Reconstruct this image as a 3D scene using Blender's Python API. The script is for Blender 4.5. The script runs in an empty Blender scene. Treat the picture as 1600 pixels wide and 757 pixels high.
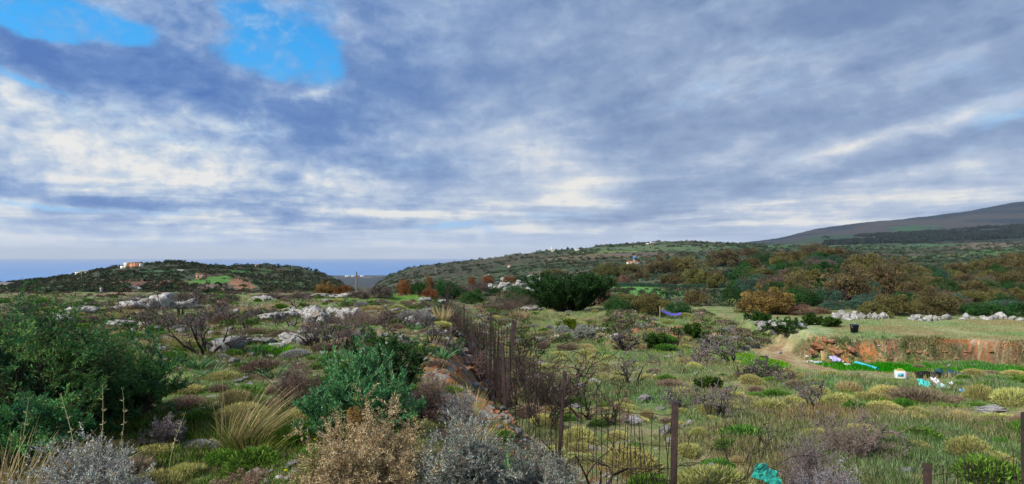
import bpy, math, random
import numpy as np
from mathutils import Vector, Matrix

F = 953.0; CX = 800.0; HY = 402.0
sc = bpy.context.scene
# ------------------------------------------------------------------ camera
cam = bpy.data.cameras.new('camera'); camo = bpy.data.objects.new('camera', cam)
sc.collection.objects.link(camo)
camo.location = (0, 0, 0); camo.rotation_euler = (math.radians(90), 0, 0)
cam.sensor_width = 36; cam.lens = 36 * F / 1600
cam.shift_y = (HY - 757 / 2) / 1600
cam.clip_start = 0.05; cam.clip_end = 200000
sc.camera = camo
sc.view_settings.view_transform = 'Standard'; sc.view_settings.look = 'None'
sc.view_settings.gamma = 1; sc.view_settings.use_curve_mapping = False
sc.view_settings.exposure = 0.32
sc.cycles.max_bounces = 4; sc.cycles.diffuse_bounces = 2; sc.cycles.volume_bounces = 0
sc.cycles.transparent_max_bounces = 8
# ------------------------------------------------------------------ sky (world)
SUN_EL, SUN_AZ = 42.0, -125.0          # azimuth from +Y towards +X
w = bpy.data.worlds.new('World'); sc.world = w; w.use_nodes = True
nt = w.node_tree; nt.nodes.clear()
class NG:
    def __init__(s, t): s.t = t
    def n(s, typ, **k):
        nd = s.t.nodes.new(typ)
        for a, b in k.items(): setattr(nd, a, b)
        return nd
    def link(s, a, b):
        if isinstance(a, (int, float)): b.default_value = a
        elif isinstance(a, tuple):
            b.default_value = a
        else: s.t.links.new(a, b)
    def m(s, op, a, b=0.0, c=0.0, clamp=False):
        nd = s.n('ShaderNodeMath', operation=op); nd.use_clamp = clamp
        s.link(a, nd.inputs[0]); s.link(b, nd.inputs[1])
        if len(nd.inputs) > 2: s.link(c, nd.inputs[2])
        return nd.outputs[0]
    def mix(s, f, a, b):
        nd = s.n('ShaderNodeMix', data_type='RGBA'); s.link(f, nd.inputs[0])
        s.link(a if not isinstance(a, tuple) else (*a[:3], 1), nd.inputs[6]); s.link(b if not isinstance(b, tuple) else (*b[:3], 1), nd.inputs[7])
        return nd.outputs[2]
    def noise(s, vec, scale, detail=5, rough=.55, dist=0.0, lac=2.0):
        nd = s.n('ShaderNodeTexNoise'); 
        if vec is not None: s.link(vec, nd.inputs['Vector'])
        nd.inputs['Scale'].default_value = scale; nd.inputs['Detail'].default_value = detail
        nd.inputs['Roughness'].default_value = rough; nd.inputs['Distortion'].default_value = dist
        return nd.outputs['Fac']
    def ramp(s, f, stops, interp='LINEAR'):
        nd = s.n('ShaderNodeValToRGB'); nd.color_ramp.interpolation = interp
        el = nd.color_ramp.elements
        while len(el) < len(stops): el.new(.5)
        for e, (p, c) in zip(el, stops): e.position = p; e.color = (*c[:3], 1)
        s.link(f, nd.inputs[0]); return nd.outputs[0]
    def mr(s, v, a, b, c=0.0, d=1.0, smooth=True):
        nd = s.n('ShaderNodeMapRange'); nd.interpolation_type = 'SMOOTHSTEP' if smooth else 'LINEAR'
        s.link(v, nd.inputs[0])
        for i, q in enumerate((a, b, c, d)): nd.inputs[i + 1].default_value = q
        return nd.outputs[0]
    def comb(s, x, y, z=0.0):
        nd = s.n('ShaderNodeCombineXYZ'); s.link(x, nd.inputs[0]); s.link(y, nd.inputs[1]); s.link(z, nd.inputs[2]); return nd.outputs[0]
g = NG(nt)
tc = g.n('ShaderNodeTexCoord'); sep = g.n('ShaderNodeSeparateXYZ'); nt.links.new(tc.outputs['Generated'], sep.inputs[0])
dx, dy, dz = sep.outputs
# bearing and height above the horizon, in degrees
az = g.m('MULTIPLY', g.m('ARCTAN2', dx, dy), 57.2958)
el = g.m('MULTIPLY', g.m('ARCSINE', dz), 57.2958)
# flat cloud-deck coordinates, so that clouds foreshorten towards the horizon
zz = g.m('ADD', g.m('MAXIMUM', dz, 0.0), 0.07)
pu = g.m('DIVIDE', dx, zz); pv = g.m('DIVIDE', dy, zz)
deck = g.comb(pu, pv, 0.0)
angv = g.comb(g.m('MULTIPLY', az, .1), g.m('MULTIPLY', el, .18), 3.7)
nbig = g.noise(deck, .55, 7, .56, .6)
nfine = g.noise(deck, 2.2, 8, .60, .3)
nlump = g.noise(angv, .9, 8, .55, .5)
npuff = g.noise(g.comb(g.m('MULTIPLY', az, .1), g.m('MULTIPLY', el, .14), 1.7), 5.5, 6, .6, .4)
nlump2 = g.noise(angv, 2.6, 7, .58, .3)
wx = g.m('MULTIPLY', g.m('SUBTRACT', g.noise(angv, .8, 6, .6), .5), 14.0)
wy = g.m('MULTIPLY', g.m('SUBTRACT', g.noise(g.comb(g.m('MULTIPLY', az, .1), g.m('MULTIPLY', el, .18), 9.1), .8, 6, .6), .5), 7.0)
# the warp fades near the horizon so bands there stay level
wf = g.mr(el, 0.0, 9.0, .25, 1.0)
azw = g.m('ADD', az, g.m('MULTIPLY', wx, wf)); elw = g.m('ADD', el, g.m('MULTIPLY', wy, wf))
def deg(px, py):
    a = math.atan((px - CX) / F); return math.degrees(a), math.degrees(math.atan((HY - py) / F * math.cos(a)))
def blob(px, py, sx, sy, wt, tilt=0):
    a, e = deg(px, py); sa = sx / F * 57.3; se = sy / F * 57.3; t = math.radians(tilt)
    X = g.m('SUBTRACT', azw, a); Y = g.m('SUBTRACT', elw, e)
    u = g.m('ADD', g.m('MULTIPLY', X, math.cos(t) / sa), g.m('MULTIPLY', Y, math.sin(t) / sa))
    v = g.m('ADD', g.m('MULTIPLY', X, -math.sin(t) / se), g.m('MULTIPLY', Y, math.cos(t) / se))
    r = g.m('ADD', g.m('MULTIPLY', u, u), g.m('MULTIPLY', v, v))
    return g.m('MULTIPLY', g.m('EXPONENT', g.m('MULTIPLY', r, -1.0)), wt)
def total(lst):
    s = None
    for b in lst:
        o = blob(*b); s = o if s is None else g.m('ADD', s, o)
    return s
BRIGHT = [(50,200,120,50,.17,-15),(170,250,130,38,.15,-18),(20,140,70,22,.30,-8),(478,146,30,16,.62,0),(345,215,70,22,.26,0),(300,270,150,25,.20,0),
          (845,245,100,55,.36,-35),(820,320,120,22,.12,0),(1100,232,110,20,.32,12),(930,300,120,22,.10,8),
          (1500,190,190,22,.20,14),(1380,225,120,12,.16,14),(700,195,50,14,.14,0),(760,150,50,30,.10,0),(1060,60,160,40,.10,20),(1180,90,90,40,.14,30),
          (1160,325,170,9,.20,8),(1290,345,90,14,.38,6),(1120,356,70,5,.30,0),(860,362,110,5,.22,0),(330,374,120,5,.30,0),(60,372,80,5,.26,0),(640,330,100,8,.14,0),
          (750,372,12,8,.4,0),(480,345,100,5,.12,0),(1560,240,130,12,.16,10),(110,380,60,4,.2,0)]
DARK = [(240,125,150,50,-.30,-12),(40,66,70,18,-.30,-20),(400,120,110,40,-.20,-10),(640,120,120,60,-.30,0),(650,272,130,20,-.30,0),(500,225,120,30,-.22,0),
        (90,302,220,10,-.30,-3),(340,322,160,12,-.22,-4),(1250,25,260,50,-.26,0),(1180,288,130,16,-.34,9),(1430,258,220,16,-.30,9),
        (1560,110,200,50,-.16,10),(640,345,36,7,-.20,0),(900,110,140,60,-.20,-10),(1020,175,160,30,-.10,0),(850,330,60,10,-.2,0),(1000,345,90,8,-.20,0),
        (1450,310,260,10,-.08,8),(250,350,200,5,-.12,0),(560,372,200,4,-.08,0),(1230,160,200,30,-.06,10)]
GAPS = [(120,28,190,26,1.3,0),(20,14,80,24,1.0,0),(300,60,36,60,-1.1,0),(410,50,66,44,1.25,-35),(480,98,58,26,1.1,-25),(45,116,60,10,.9,-10),(180,110,160,26,-.6,-8),(330,150,120,20,-.5,0),(560,60,40,50,-.4,0),(60,318,110,5,.8,0),(700,352,70,6,.9,0),
        (515,25,60,50,.55,0),(300,4,60,10,.5,0),(880,340,60,5,.55,0),(300,396,300,5,.5,0),(250,331,120,4,.5,0),(955,175,30,10,.25,0),(760,362,30,5,.6,0)]
Bf = g.m('ADD', g.m('MULTIPLY', total(BRIGHT), .80), g.m('MULTIPLY', total(DARK), .85))
rightc = g.mr(az, -20.0, 5.0, 1.0, .45); rights = g.mr(az, -15.0, 10.0, .25, 1.0)
tl = math.radians(11)
su = g.m('ADD', g.m('MULTIPLY', az, math.cos(tl)), g.m('MULTIPLY', el, math.sin(tl))); sv_ = g.m('SUBTRACT', g.m('MULTIPLY', el, math.cos(tl)), g.m('MULTIPLY', az, math.sin(tl)))
nstreak = g.noise(g.comb(g.m('MULTIPLY', su, .045), g.m('MULTIPLY', sv_, .26), 6.3), 1.0, 7, .55, .5)
def cen(n, k): return g.m('MULTIPLY', g.m('SUBTRACT', n, .5), k)
nhor = g.noise(g.comb(g.m('MULTIPLY', az, .07), g.m('MULTIPLY', el, .85), 2.2), 1.0, 6, .6, .3)
B = g.m('ADD', g.m('ADD', g.m('ADD', g.m('MULTIPLY', cen(nhor, 1.5), g.mr(el, 2.0, 9.0, 1.0, 0.0)), g.mr(el, 2.0, 13.0, .72, .54)), Bf), g.m('ADD', cen(nbig, .75), g.m('ADD', g.m('MULTIPLY', cen(nfine, .45), rightc), g.m('ADD', g.m('ADD', cen(nlump, .85), g.m('MULTIPLY', cen(nstreak, .75), rights)), g.m('ADD', g.m('MULTIPLY', cen(nlump2, .75), rightc), g.m('MULTIPLY', cen(npuff, .75), g.mr(az, -2.0, -25.0, .45, 1.0)))))))
# blue slate on the left, greyer to the right
side = g.mr(az, -30.0, 18.0)
cl_left = g.ramp(B, [(0.0, (.070, .175, .47)), (.30, (.130, .255, .54)), (.55, (.27, .395, .64)), (.78, (.50, .60, .74)), (1.0, (.84, .83, .80))])
cl_right = g.ramp(B, [(0.0, (.125, .205, .41)), (.30, (.185, .275, .47)), (.55, (.29, .39, .58)), (.78, (.48, .56, .70)), (1.0, (.85, .83, .78))])
cloud = g.mix(side, cl_left, cl_right)
gapf = g.m('ADD', total(GAPS), g.m('ADD', cen(nlump, 1.3), g.m('ADD', cen(nfine, .8), cen(nlump2, .9))))
gap = g.m('MULTIPLY', g.mr(gapf, .10, 1.2), g.mr(g.m('ADD', npuff, g.m('MULTIPLY', nlump2, .6)), .68, 1.05, 1.0, .55))
sky = g.n('ShaderNodeTexSky', sky_type='NISHITA'); sky.sun_disc = False
sky.sun_elevation = math.radians(SUN_EL); sky.sun_rotation = math.radians(SUN_AZ)
sky.altitude = 200; sky.air_density = 1.3; sky.dust_density = .4; sky.ozone_density = 3.0
hs = g.n('ShaderNodeHueSaturation'); hs.inputs['Saturation'].default_value = 1.35; hs.inputs['Value'].default_value = 1.0; hs.inputs['Hue'].default_value = .485
nt.links.new(sky.outputs[0], hs.inputs['Color'])
SKY_STRENGTH = 0.13
# clouds are given in display units; divide by the background strength
cs = g.n('ShaderNodeMix', data_type='RGBA', blend_type='MULTIPLY'); cs.inputs[0].default_value = 1.0
nt.links.new(cloud, cs.inputs[6]); cs.inputs[7].default_value = (.82 / SKY_STRENGTH,) * 3 + (1,)
hazeband = g.mr(el, 0.0, 3.6, 0.60, 0.0)
tint = g.n('ShaderNodeMix', data_type='RGBA', blend_type='MULTIPLY'); tint.inputs[0].default_value = 1.0
nt.links.new(hs.outputs[0], tint.inputs[6]); tint.inputs[7].default_value = (.30, .90, 1.22, 1)
blue = g.mix(g.mr(el, 2.0, 14.0), (.22 / SKY_STRENGTH, .46 / SKY_STRENGTH, .76 / SKY_STRENGTH), tint.outputs[2])
full = g.mix(gap, cs.outputs[2], blue)
full = g.mix(hazeband, full, (.60 / SKY_STRENGTH, .69 / SKY_STRENGTH, .83 / SKY_STRENGTH))
bg = g.n('ShaderNodeBackground'); bg.inputs[1].default_value = SKY_STRENGTH
nt.links.new(full, bg.inputs[0])
wo = g.n('ShaderNodeOutputWorld'); nt.links.new(bg.outputs[0], wo.inputs[0])
w.cycles.sampling_method = 'MANUAL'; w.cycles.sample_map_resolution = 512
# ------------------------------------------------------------------ sun, behind thin cloud
sl = bpy.data.lights.new('sun', 'SUN'); sl.energy = 4.4; sl.angle = math.radians(9); sl.color = (1, .94, .83)
so = bpy.data.objects.new('sun', sl); sc.collection.objects.link(so)
sd = Vector((math.sin(math.radians(SUN_AZ)) * math.cos(math.radians(SUN_EL)), math.cos(math.radians(SUN_AZ)) * math.cos(math.radians(SUN_EL)), math.sin(math.radians(SUN_EL))))
so.rotation_euler = sd.to_track_quat('Z', 'Y').to_euler()
#SKY_END
# ================================================================== numeric helpers
RS = np.random.RandomState
def hash2(ix, iy, seed):
    h = (ix.astype(np.int64) * 374761393 + iy.astype(np.int64) * 668265263 + seed * 1442695041) & 0xffffffff
    h = ((h ^ (h >> 13)) * 1274126177) & 0xffffffff
    return ((h ^ (h >> 16)) & 0xffff) / 65535.0
def vnoise(x, y, seed=0):
    ix = np.floor(x); iy = np.floor(y); fx = x - ix; fy = y - iy
    fx = fx * fx * fx * (fx * (fx * 6 - 15) + 10); fy = fy * fy * fy * (fy * (fy * 6 - 15) + 10)
    a = hash2(ix, iy, seed); b = hash2(ix + 1, iy, seed); c = hash2(ix, iy + 1, seed); d = hash2(ix + 1, iy + 1, seed)
    return a + (b - a) * fx + (c - a) * fy + (a - b - c + d) * fx * fy
def fbm(x, y, octv=4, seed=0, gain=.5):
    s = 0; a = 1; t = 0
    for i in range(octv):
        ca, sa = math.cos(i * 1.1), math.sin(i * 1.1)
        s = s + a * (vnoise((x * ca - y * sa) * 2 ** i, (x * sa + y * ca) * 2 ** i, seed + i * 17)); t += a; a *= gain
    return s / t
def sst(x, a, b):
    t = np.clip((x - a) / (b - a), 0, 1); return t * t * (3 - 2 * t)
# ------------------------------------------------------------------ lie of the land
BANK = [(2, .7), (5, .80), (6.5, .75), (8.2, .30), (9.5, -.15), (12, -.25), (14, -.35), (20, -.55), (30, -1.0), (40, -1.6), (60, -3.2)]
def fence_x(Y): return np.interp(Y, [p[0] for p in BANK], [p[1] for p in BANK])
FENCE_L = [(6.5, 1.73), (8.1, .62), (9.5, -.12), (12.5, -.47), (16, -.98), (20, -1.62), (25, -2.4), (31, -3.3), (38, -4.1)]
FAR = {  # bearing column -> (distance, dip line) pairs
 -900: [(80,470),(150,470),(300,455),(600,446),(900,450),(1500,475),(2500,500),(4500,460),(7000,440)],
 0:    [(60,468),(90,476),(150,476),(300,462),(600,447),(900,443),(1100,452),(1500,490),(2500,500),(4500,460),(7000,440)],
 100:  [(60,468),(90,478),(150,478),(300,462),(450,446),(600,433),(760,440),(1000,452),(1500,495),(2500,500),(4500,460),(7000,440)],
 150:  [(60,468),(90,478),(150,478),(300,461),(450,440),(600,424),(760,426),(1000,444),(1500,495),(2500,500),(4500,460),(7000,440)],
 205:  [(60,468),(90,478),(150,478),(300,460),(450,436),(600,418.5),(700,415),(900,430),(1500,490),(2500,500),(4500,460),(7000,440)],
 270:  [(60,468),(90,478),(150,476),(300,458),(450,437),(600,418),(740,409),(900,414),(1500,480),(2500,500),(4500,460),(7000,440)],
 350:  [(60,468),(90,478),(150,476),(300,455),(400,444),(450,438),(600,423),(780,416.5),(900,424),(1500,480),(2500,500),(4500,460),(7000,440)],
 400:  [(60,468),(90,478),(150,476),(300,460),(450,446),(600,427),(800,415.5),(950,424),(1500,480),(2500,500),(4500,460),(7000,440)],
 460:  [(60,468),(90,478),(150,476),(300,462),(450,449),(600,432),(800,417),(950,430),(1500,480),(2500,500),(4500,460),(7000,440)],
 500:  [(60,468),(90,478),(150,476),(300,464),(450,453),(600,438),(800,427),(950,440),(1500,490),(2500,466),(3200,452),(3700,445),(4400,438),(5200,432.5),(6000,430),(6500,438),(7000,445)],
 530:  [(60,468),(90,478),(150,478),(300,468),(450,460),(600,448),(800,442),(950,460),(1500,490),(2500,466),(3200,452),(3700,445),(4400,438),(5200,432.5),(6000,430),(6500,438),(7000,445)],
 575:  [(60,468),(90,478),(150,478),(300,472),(600,468),(800,470),(1500,468),(2500,466),(3200,452),(3700,445),(4400,438),(5200,432.5),(6000,430),(6500,438),(7000,445)],
 592:  [(60,466),(90,474),(150,474),(300,468),(600,460),(800,456),(1200,447),(1800,437),(2500,466),(3200,452),(3700,445),(4400,438),(5200,432.5),(6000,430),(6500,438),(7000,445)],
 620:  [(60,466),(90,474),(150,472),(300,464),(600,455),(800,450),(1200,438),(1800,423.5),(2500,466),(3200,452),(3700,445),(4400,438),(5200,432.5),(6000,430),(6500,438),(7000,445)],
 660:  [(60,464),(90,470),(150,468),(300,460),(600,448),(800,443),(1200,430),(1800,413),(2500,445),(7000,440)],
 740:  [(60,462),(90,466),(150,462),(300,452),(600,438),(800,433),(1200,420),(1800,405.5),(2500,425),(7000,440)],
 800:  [(60,462),(90,462),(150,458),(300,448),(600,433),(800,427),(1200,414),(1800,400),(2500,410),(7000,440)],
 860:  [(60,470),(90,460),(150,455),(300,444),(600,428),(1000,412),(1400,400),(1800,392),(2500,400),(7000,420)],
 905:  [(60,470),(90,459),(150,454),(300,442),(600,425),(1000,409),(1400,395),(1800,389),(2500,396),(7000,410)],
 960:  [(60,470),(90,458),(150,451),(300,440),(600,423),(1000,406),(1400,390),(1800,381),(2500,388),(7000,400)],
 1060: [(60,472),(90,462),(130,452),(170,440),(220,436),(300,434),(600,416),(1000,398),(1400,386),(1800,378.5),(2500,384),(7000,395)],
 1150: [(60,476),(90,462),(120,443),(150,426),(190,420),(240,428),(300,430),(600,412),(1000,396),(1400,388),(1800,381.5),(2500,385),(4500,381),(7000,390)],
 1215: [(60,478),(90,460),(120,438),(150,415),(190,408),(240,420),(300,426),(600,410),(1000,397),(1400,390),(1800,385),(2500,385),(4500,373),(7000,385)],
 1280: [(60,480),(90,458),(120,434),(150,407),(190,402),(240,416),(300,424),(600,410),(1000,398),(1400,392),(1800,388),(2500,384),(3500,370),(4500,356),(7000,380)],
 1360: [(60,482),(90,460),(120,438),(150,416),(190,412),(240,420),(300,426),(600,410),(1000,400),(1400,393),(1800,388),(2500,381),(3500,365),(4500,346),(7000,370)],
 1450: [(60,486),(90,464),(120,448),(150,434),(190,430),(300,424),(600,412),(1000,402),(1400,394),(1800,389),(2500,380),(3500,360),(4500,337.5),(7000,360)],
 1520: [(60,488),(90,468),(120,455),(150,440),(190,432),(300,420),(600,409),(1000,400),(1400,393),(1800,386),(2500,376),(3500,355),(4500,328),(7000,350)],
 1600: [(60,490),(90,470),(120,458),(150,440),(190,428),(300,418),(600,406),(1000,399),(1400,391),(1800,383),(2500,372),(3500,348),(4500,313),(7000,330)],
 2500: [(60,490),(90,480),(150,470),(300,440),(600,420),(1000,400),(1800,380),(2500,350),(3500,300),(4500,262),(7000,300)],
}
_cols = np.array(sorted(FAR)); _ly = np.log(np.concatenate([np.linspace(60, 300, 49), np.geomspace(310, 7000, 160)]))
_tab = np.array([np.interp(_ly, np.log([p[0] for p in FAR[c]]), [p[1] for p in FAR[c]]) for c in _cols])
# soften the kinks along the distance axis
k = np.array([1, 2, 3, 2, 1.]); k /= k.sum()
_tab = np.array([np.convolve(np.pad(r, 2, 'edge'), k, 'valid') for r in _tab])
_pxg = np.linspace(-900, 2500, 681)
_tab2 = np.array([np.interp(_pxg, _cols, _tab[:, j]) for j in range(_tab.shape[1])]).T
k2 = np.ones(5) / 5
_tab2 = np.array([np.convolve(np.pad(_tab2[:, j], 2, 'edge'), k2, 'valid') for j in range(_tab2.shape[1])]).T
def far_dip(px, Y):
    px = np.clip(px, -900, 2499.9); ly = np.log(np.clip(Y, 60, 6999))
    fi = (px + 900) / 5.0; i = np.clip(np.floor(fi).astype(int), 0, 679); fi = fi - i
    j = np.clip(np.searchsorted(_ly, ly) - 1, 0, len(_ly) - 2); fj = (ly - _ly[j]) / (_ly[j + 1] - _ly[j])
    return (_tab2[i, j] * (1 - fi) * (1 - fj) + _tab2[i + 1, j] * fi * (1 - fj) + _tab2[i, j + 1] * (1 - fi) * fj + _tab2[i + 1, j + 1] * fi * fj)
def side_s(X, Y):
    """distance past the fence line: below 0 on the upper bank, above 0 in the field"""
    near = np.interp(X, [-50, 1.5, 2.6, 3.7, 4.85, 7, 50], [3.4, 3.6, 3.6, 3.6, 3.7, 3.9, 4.2])
    a = X - fence_x(Y)
    return np.where(Y < 9, np.minimum(a, (Y - near) * 1.0), a)
def terr_mask(X, Y):
    wob = (fbm(X * .35, Y * .35, 3, 5) - .5) * 1.6 + (fbm(X * 1.6, Y * 1.1, 4, 6) - .5) * 1.3
    front = 32.6 - (X - 17) * .07 + wob
    return sst(Y, front - .75, front + .25) * sst(X + wob, 15.5, 16.8)
def H(X, Y):
    X = np.asarray(X, float); Y = np.asarray(Y, float)
    zl = np.interp(Y, [-20, 2, 5, 10, 20, 36, 44, 50, 75], [-1.6, -1.66, -1.72, -1.86, -2.05, -2.25, -2.6, -3.1, -5.2])
    zl = zl + .06 * np.exp(-((X + 1.2) / 1.2) ** 2) 
    zr = np.interp(Y, [-20, 5, 6, 9, 15, 21, 27, 32, 40, 50, 75], [-2.8, -2.8, -2.78, -2.75, -3.35, -4.05, -4.7, -5.0, -4.85, -4.4, -5.3])
    zr = zr - .55 * sst(X, 10, 17) * sst(Y, 20, 28) * (1 - sst(Y, 33, 42))
    # cut earth bank in the middle of the field
    zr = zr + .75 * np.exp(-((X - 7.2) / 3.2) ** 2) * sst(Y + (fbm(X * .5, Y * .5, 3, 8) - .5) * 2, 32.5, 34.2) * (1 - sst(Y, 40, 52))
    tm = terr_mask(X, Y) * (1 - sst(Y, 41, 52))
    zr = zr * (1 - tm) + tm * (-4.32 - .004 * (X - 16))
    s = side_s(X, Y)
    wid = .9 + .11 * np.clip(Y - 9, 0, 60)
    t = sst(s, -wid, .25)
    z = zl * (1 - t) + zr * t
    # relief grows with distance from the trodden ground
    n1 = fbm(X * .35 + 3, Y * .35 + 7, 4, 11) - .5
    n2 = fbm(X * 1.7, Y * 1.7, 4, 23) - .5
    flat = terr_mask(X, Y)
    track = track_mask(X, Y)
    rough = (1 - .8 * flat) * (1 - .75 * track)
    z = z + (n1 * .34 + n2 * .17) * rough * (1 - sst(Y, 60, 110)) * sst(np.hypot(X, Y), 1, 4)
    # far country
    Yc = np.maximum(Y, 55)
    px = CX + F * X / Yc
    zf = -(far_dip(px, Yc) - HY) / F * Yc
    amp = np.clip(Yc * .010, 0, 12) * (1 - .8 * sst(Yc, 3000, 3600) * (1 - sst(px, 700, 900)))
    zf = zf + (fbm(X / 38, Y / 38, 4, 31) - .5) * amp * .8 * sst(Y, 70, 200) + (fbm(X / 260, Y / 260, 4, 37) - .5) * amp * 1.0 * sst(Y, 400, 2500)
    b = sst(Y, 50, 78)
    return z * (1 - b) + zf * b
TRACK = [(44, 22.5), (41, 20.3), (37, 17.0), (34, 14.9), (31, 14.0), (28, 13.4), (25, 13.2), (22, 13.3)]
def track_mask(X, Y):
    cx = np.interp(Y, [p[0] for p in TRACK[::-1]], [p[1] for p in TRACK[::-1]])
    wdt = np.interp(Y, [20, 24, 28, 32, 37, 42], [2.6, 2.7, 2.2, 1.6, 1.3, 2.4])
    wob = (fbm(X * .6, Y * .6, 3, 51) - .5) * 1.6
    return (1 - sst(np.abs(X - cx) + wob, wdt * .55, wdt * 1.15)) * sst(Y, 20, 25) * (1 - sst(Y, 41, 44))
def hit(px, py, ymin=3.5, ymax=6900):
    """where the sight line through a photo pixel meets the ground"""
    Y = np.geomspace(ymin, ymax, 6000); X = (px - CX) / F * Y; Z = -(py - HY) / F * Y
    d = Z - H(X, Y); i = np.where(d < 0)[0]
    i = i[0] if len(i) else len(Y) - 1
    return float(X[i]), float(Y[i]), float(H(X[i:i+1], Y[i:i+1])[0])
def hitn(px, py, ymin=3.5, ymax=400):
    px = np.atleast_1d(px).astype(float); py = np.atleast_1d(py).astype(float)
    Y = np.geomspace(ymin, ymax, 700)[None, :]; X = (px[:, None] - CX) / F * Y; Z = -(py[:, None] - HY) / F * Y
    d = Z - H(X, np.broadcast_to(Y, X.shape)); i = np.argmax(d < 0, axis=1); i[~(d < 0).any(axis=1)] = 699
    y = Y[0, i]; x = (px - CX) / F * y
    return x, y, H(x, y)
# ------------------------------------------------------------------ mesh building
COL = sc.collection
def mk(name, V, T, mat, parent=None, col=None, smooth=False, loc=None, tris=True, link=True, matidx=None):
    V = np.ascontiguousarray(V, np.float32).reshape(-1, 3); T = np.ascontiguousarray(T, np.int32); n = T.shape[1]
    me = bpy.data.meshes.new(name)
    me.vertices.add(len(V)); me.vertices.foreach_set('co', V.ravel())
    me.loops.add(T.size); me.loops.foreach_set('vertex_index', T.ravel())
    me.polygons.add(len(T)); me.polygons.foreach_set('loop_start', np.arange(len(T), dtype=np.int32) * n)
    try: me.polygons.foreach_set('loop_total', np.full(len(T), n, np.int32))
    except Exception: pass
    if smooth: me.polygons.foreach_set('use_smooth', np.ones(len(T), bool))
    for mm in (mat if isinstance(mat, list) else [mat]): me.materials.append(mm)
    if matidx is not None: me.polygons.foreach_set('material_index', np.ascontiguousarray(matidx, np.int32))
    if col is not None:
        at = me.attributes.new('tone', 'FLOAT_COLOR', 'POINT')
        c = np.ones((len(V), 4), np.float32); col = np.asarray(col, np.float32)
        if col.ndim == 1: c[:, :3] = col[:, None]
        else: c[:, :3] = col
        at.data.foreach_set('color', c.ravel())
    me.update(calc_edges=True)
    if not link: return me
    o = bpy.data.objects.new(name, me); COL.objects.link(o)
    if loc is not None: o.location = loc
    if parent is not None: o.parent = parent
    return o
def new_mat(name, rough=.85, spec=.2):
    m = bpy.data.materials.new(name); m.use_nodes = True; t = m.node_tree
    b = t.nodes['Principled BSDF']; b.inputs['Roughness'].default_value = rough; b.inputs['Specular IOR Level'].default_value = spec
    return m, NG(t), b
def attr(G, name='tone'):
    a = G.n('ShaderNodeAttribute'); a.attribute_name = name; return a.outputs['Color']
def rgbmul(G, a, b):
    nd = G.n('ShaderNodeMix', data_type='RGBA', blend_type='MULTIPLY'); nd.inputs[0].default_value = 1
    G.link(a, nd.inputs[6]); G.link(b, nd.inputs[7]); return nd.outputs[2]
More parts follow.
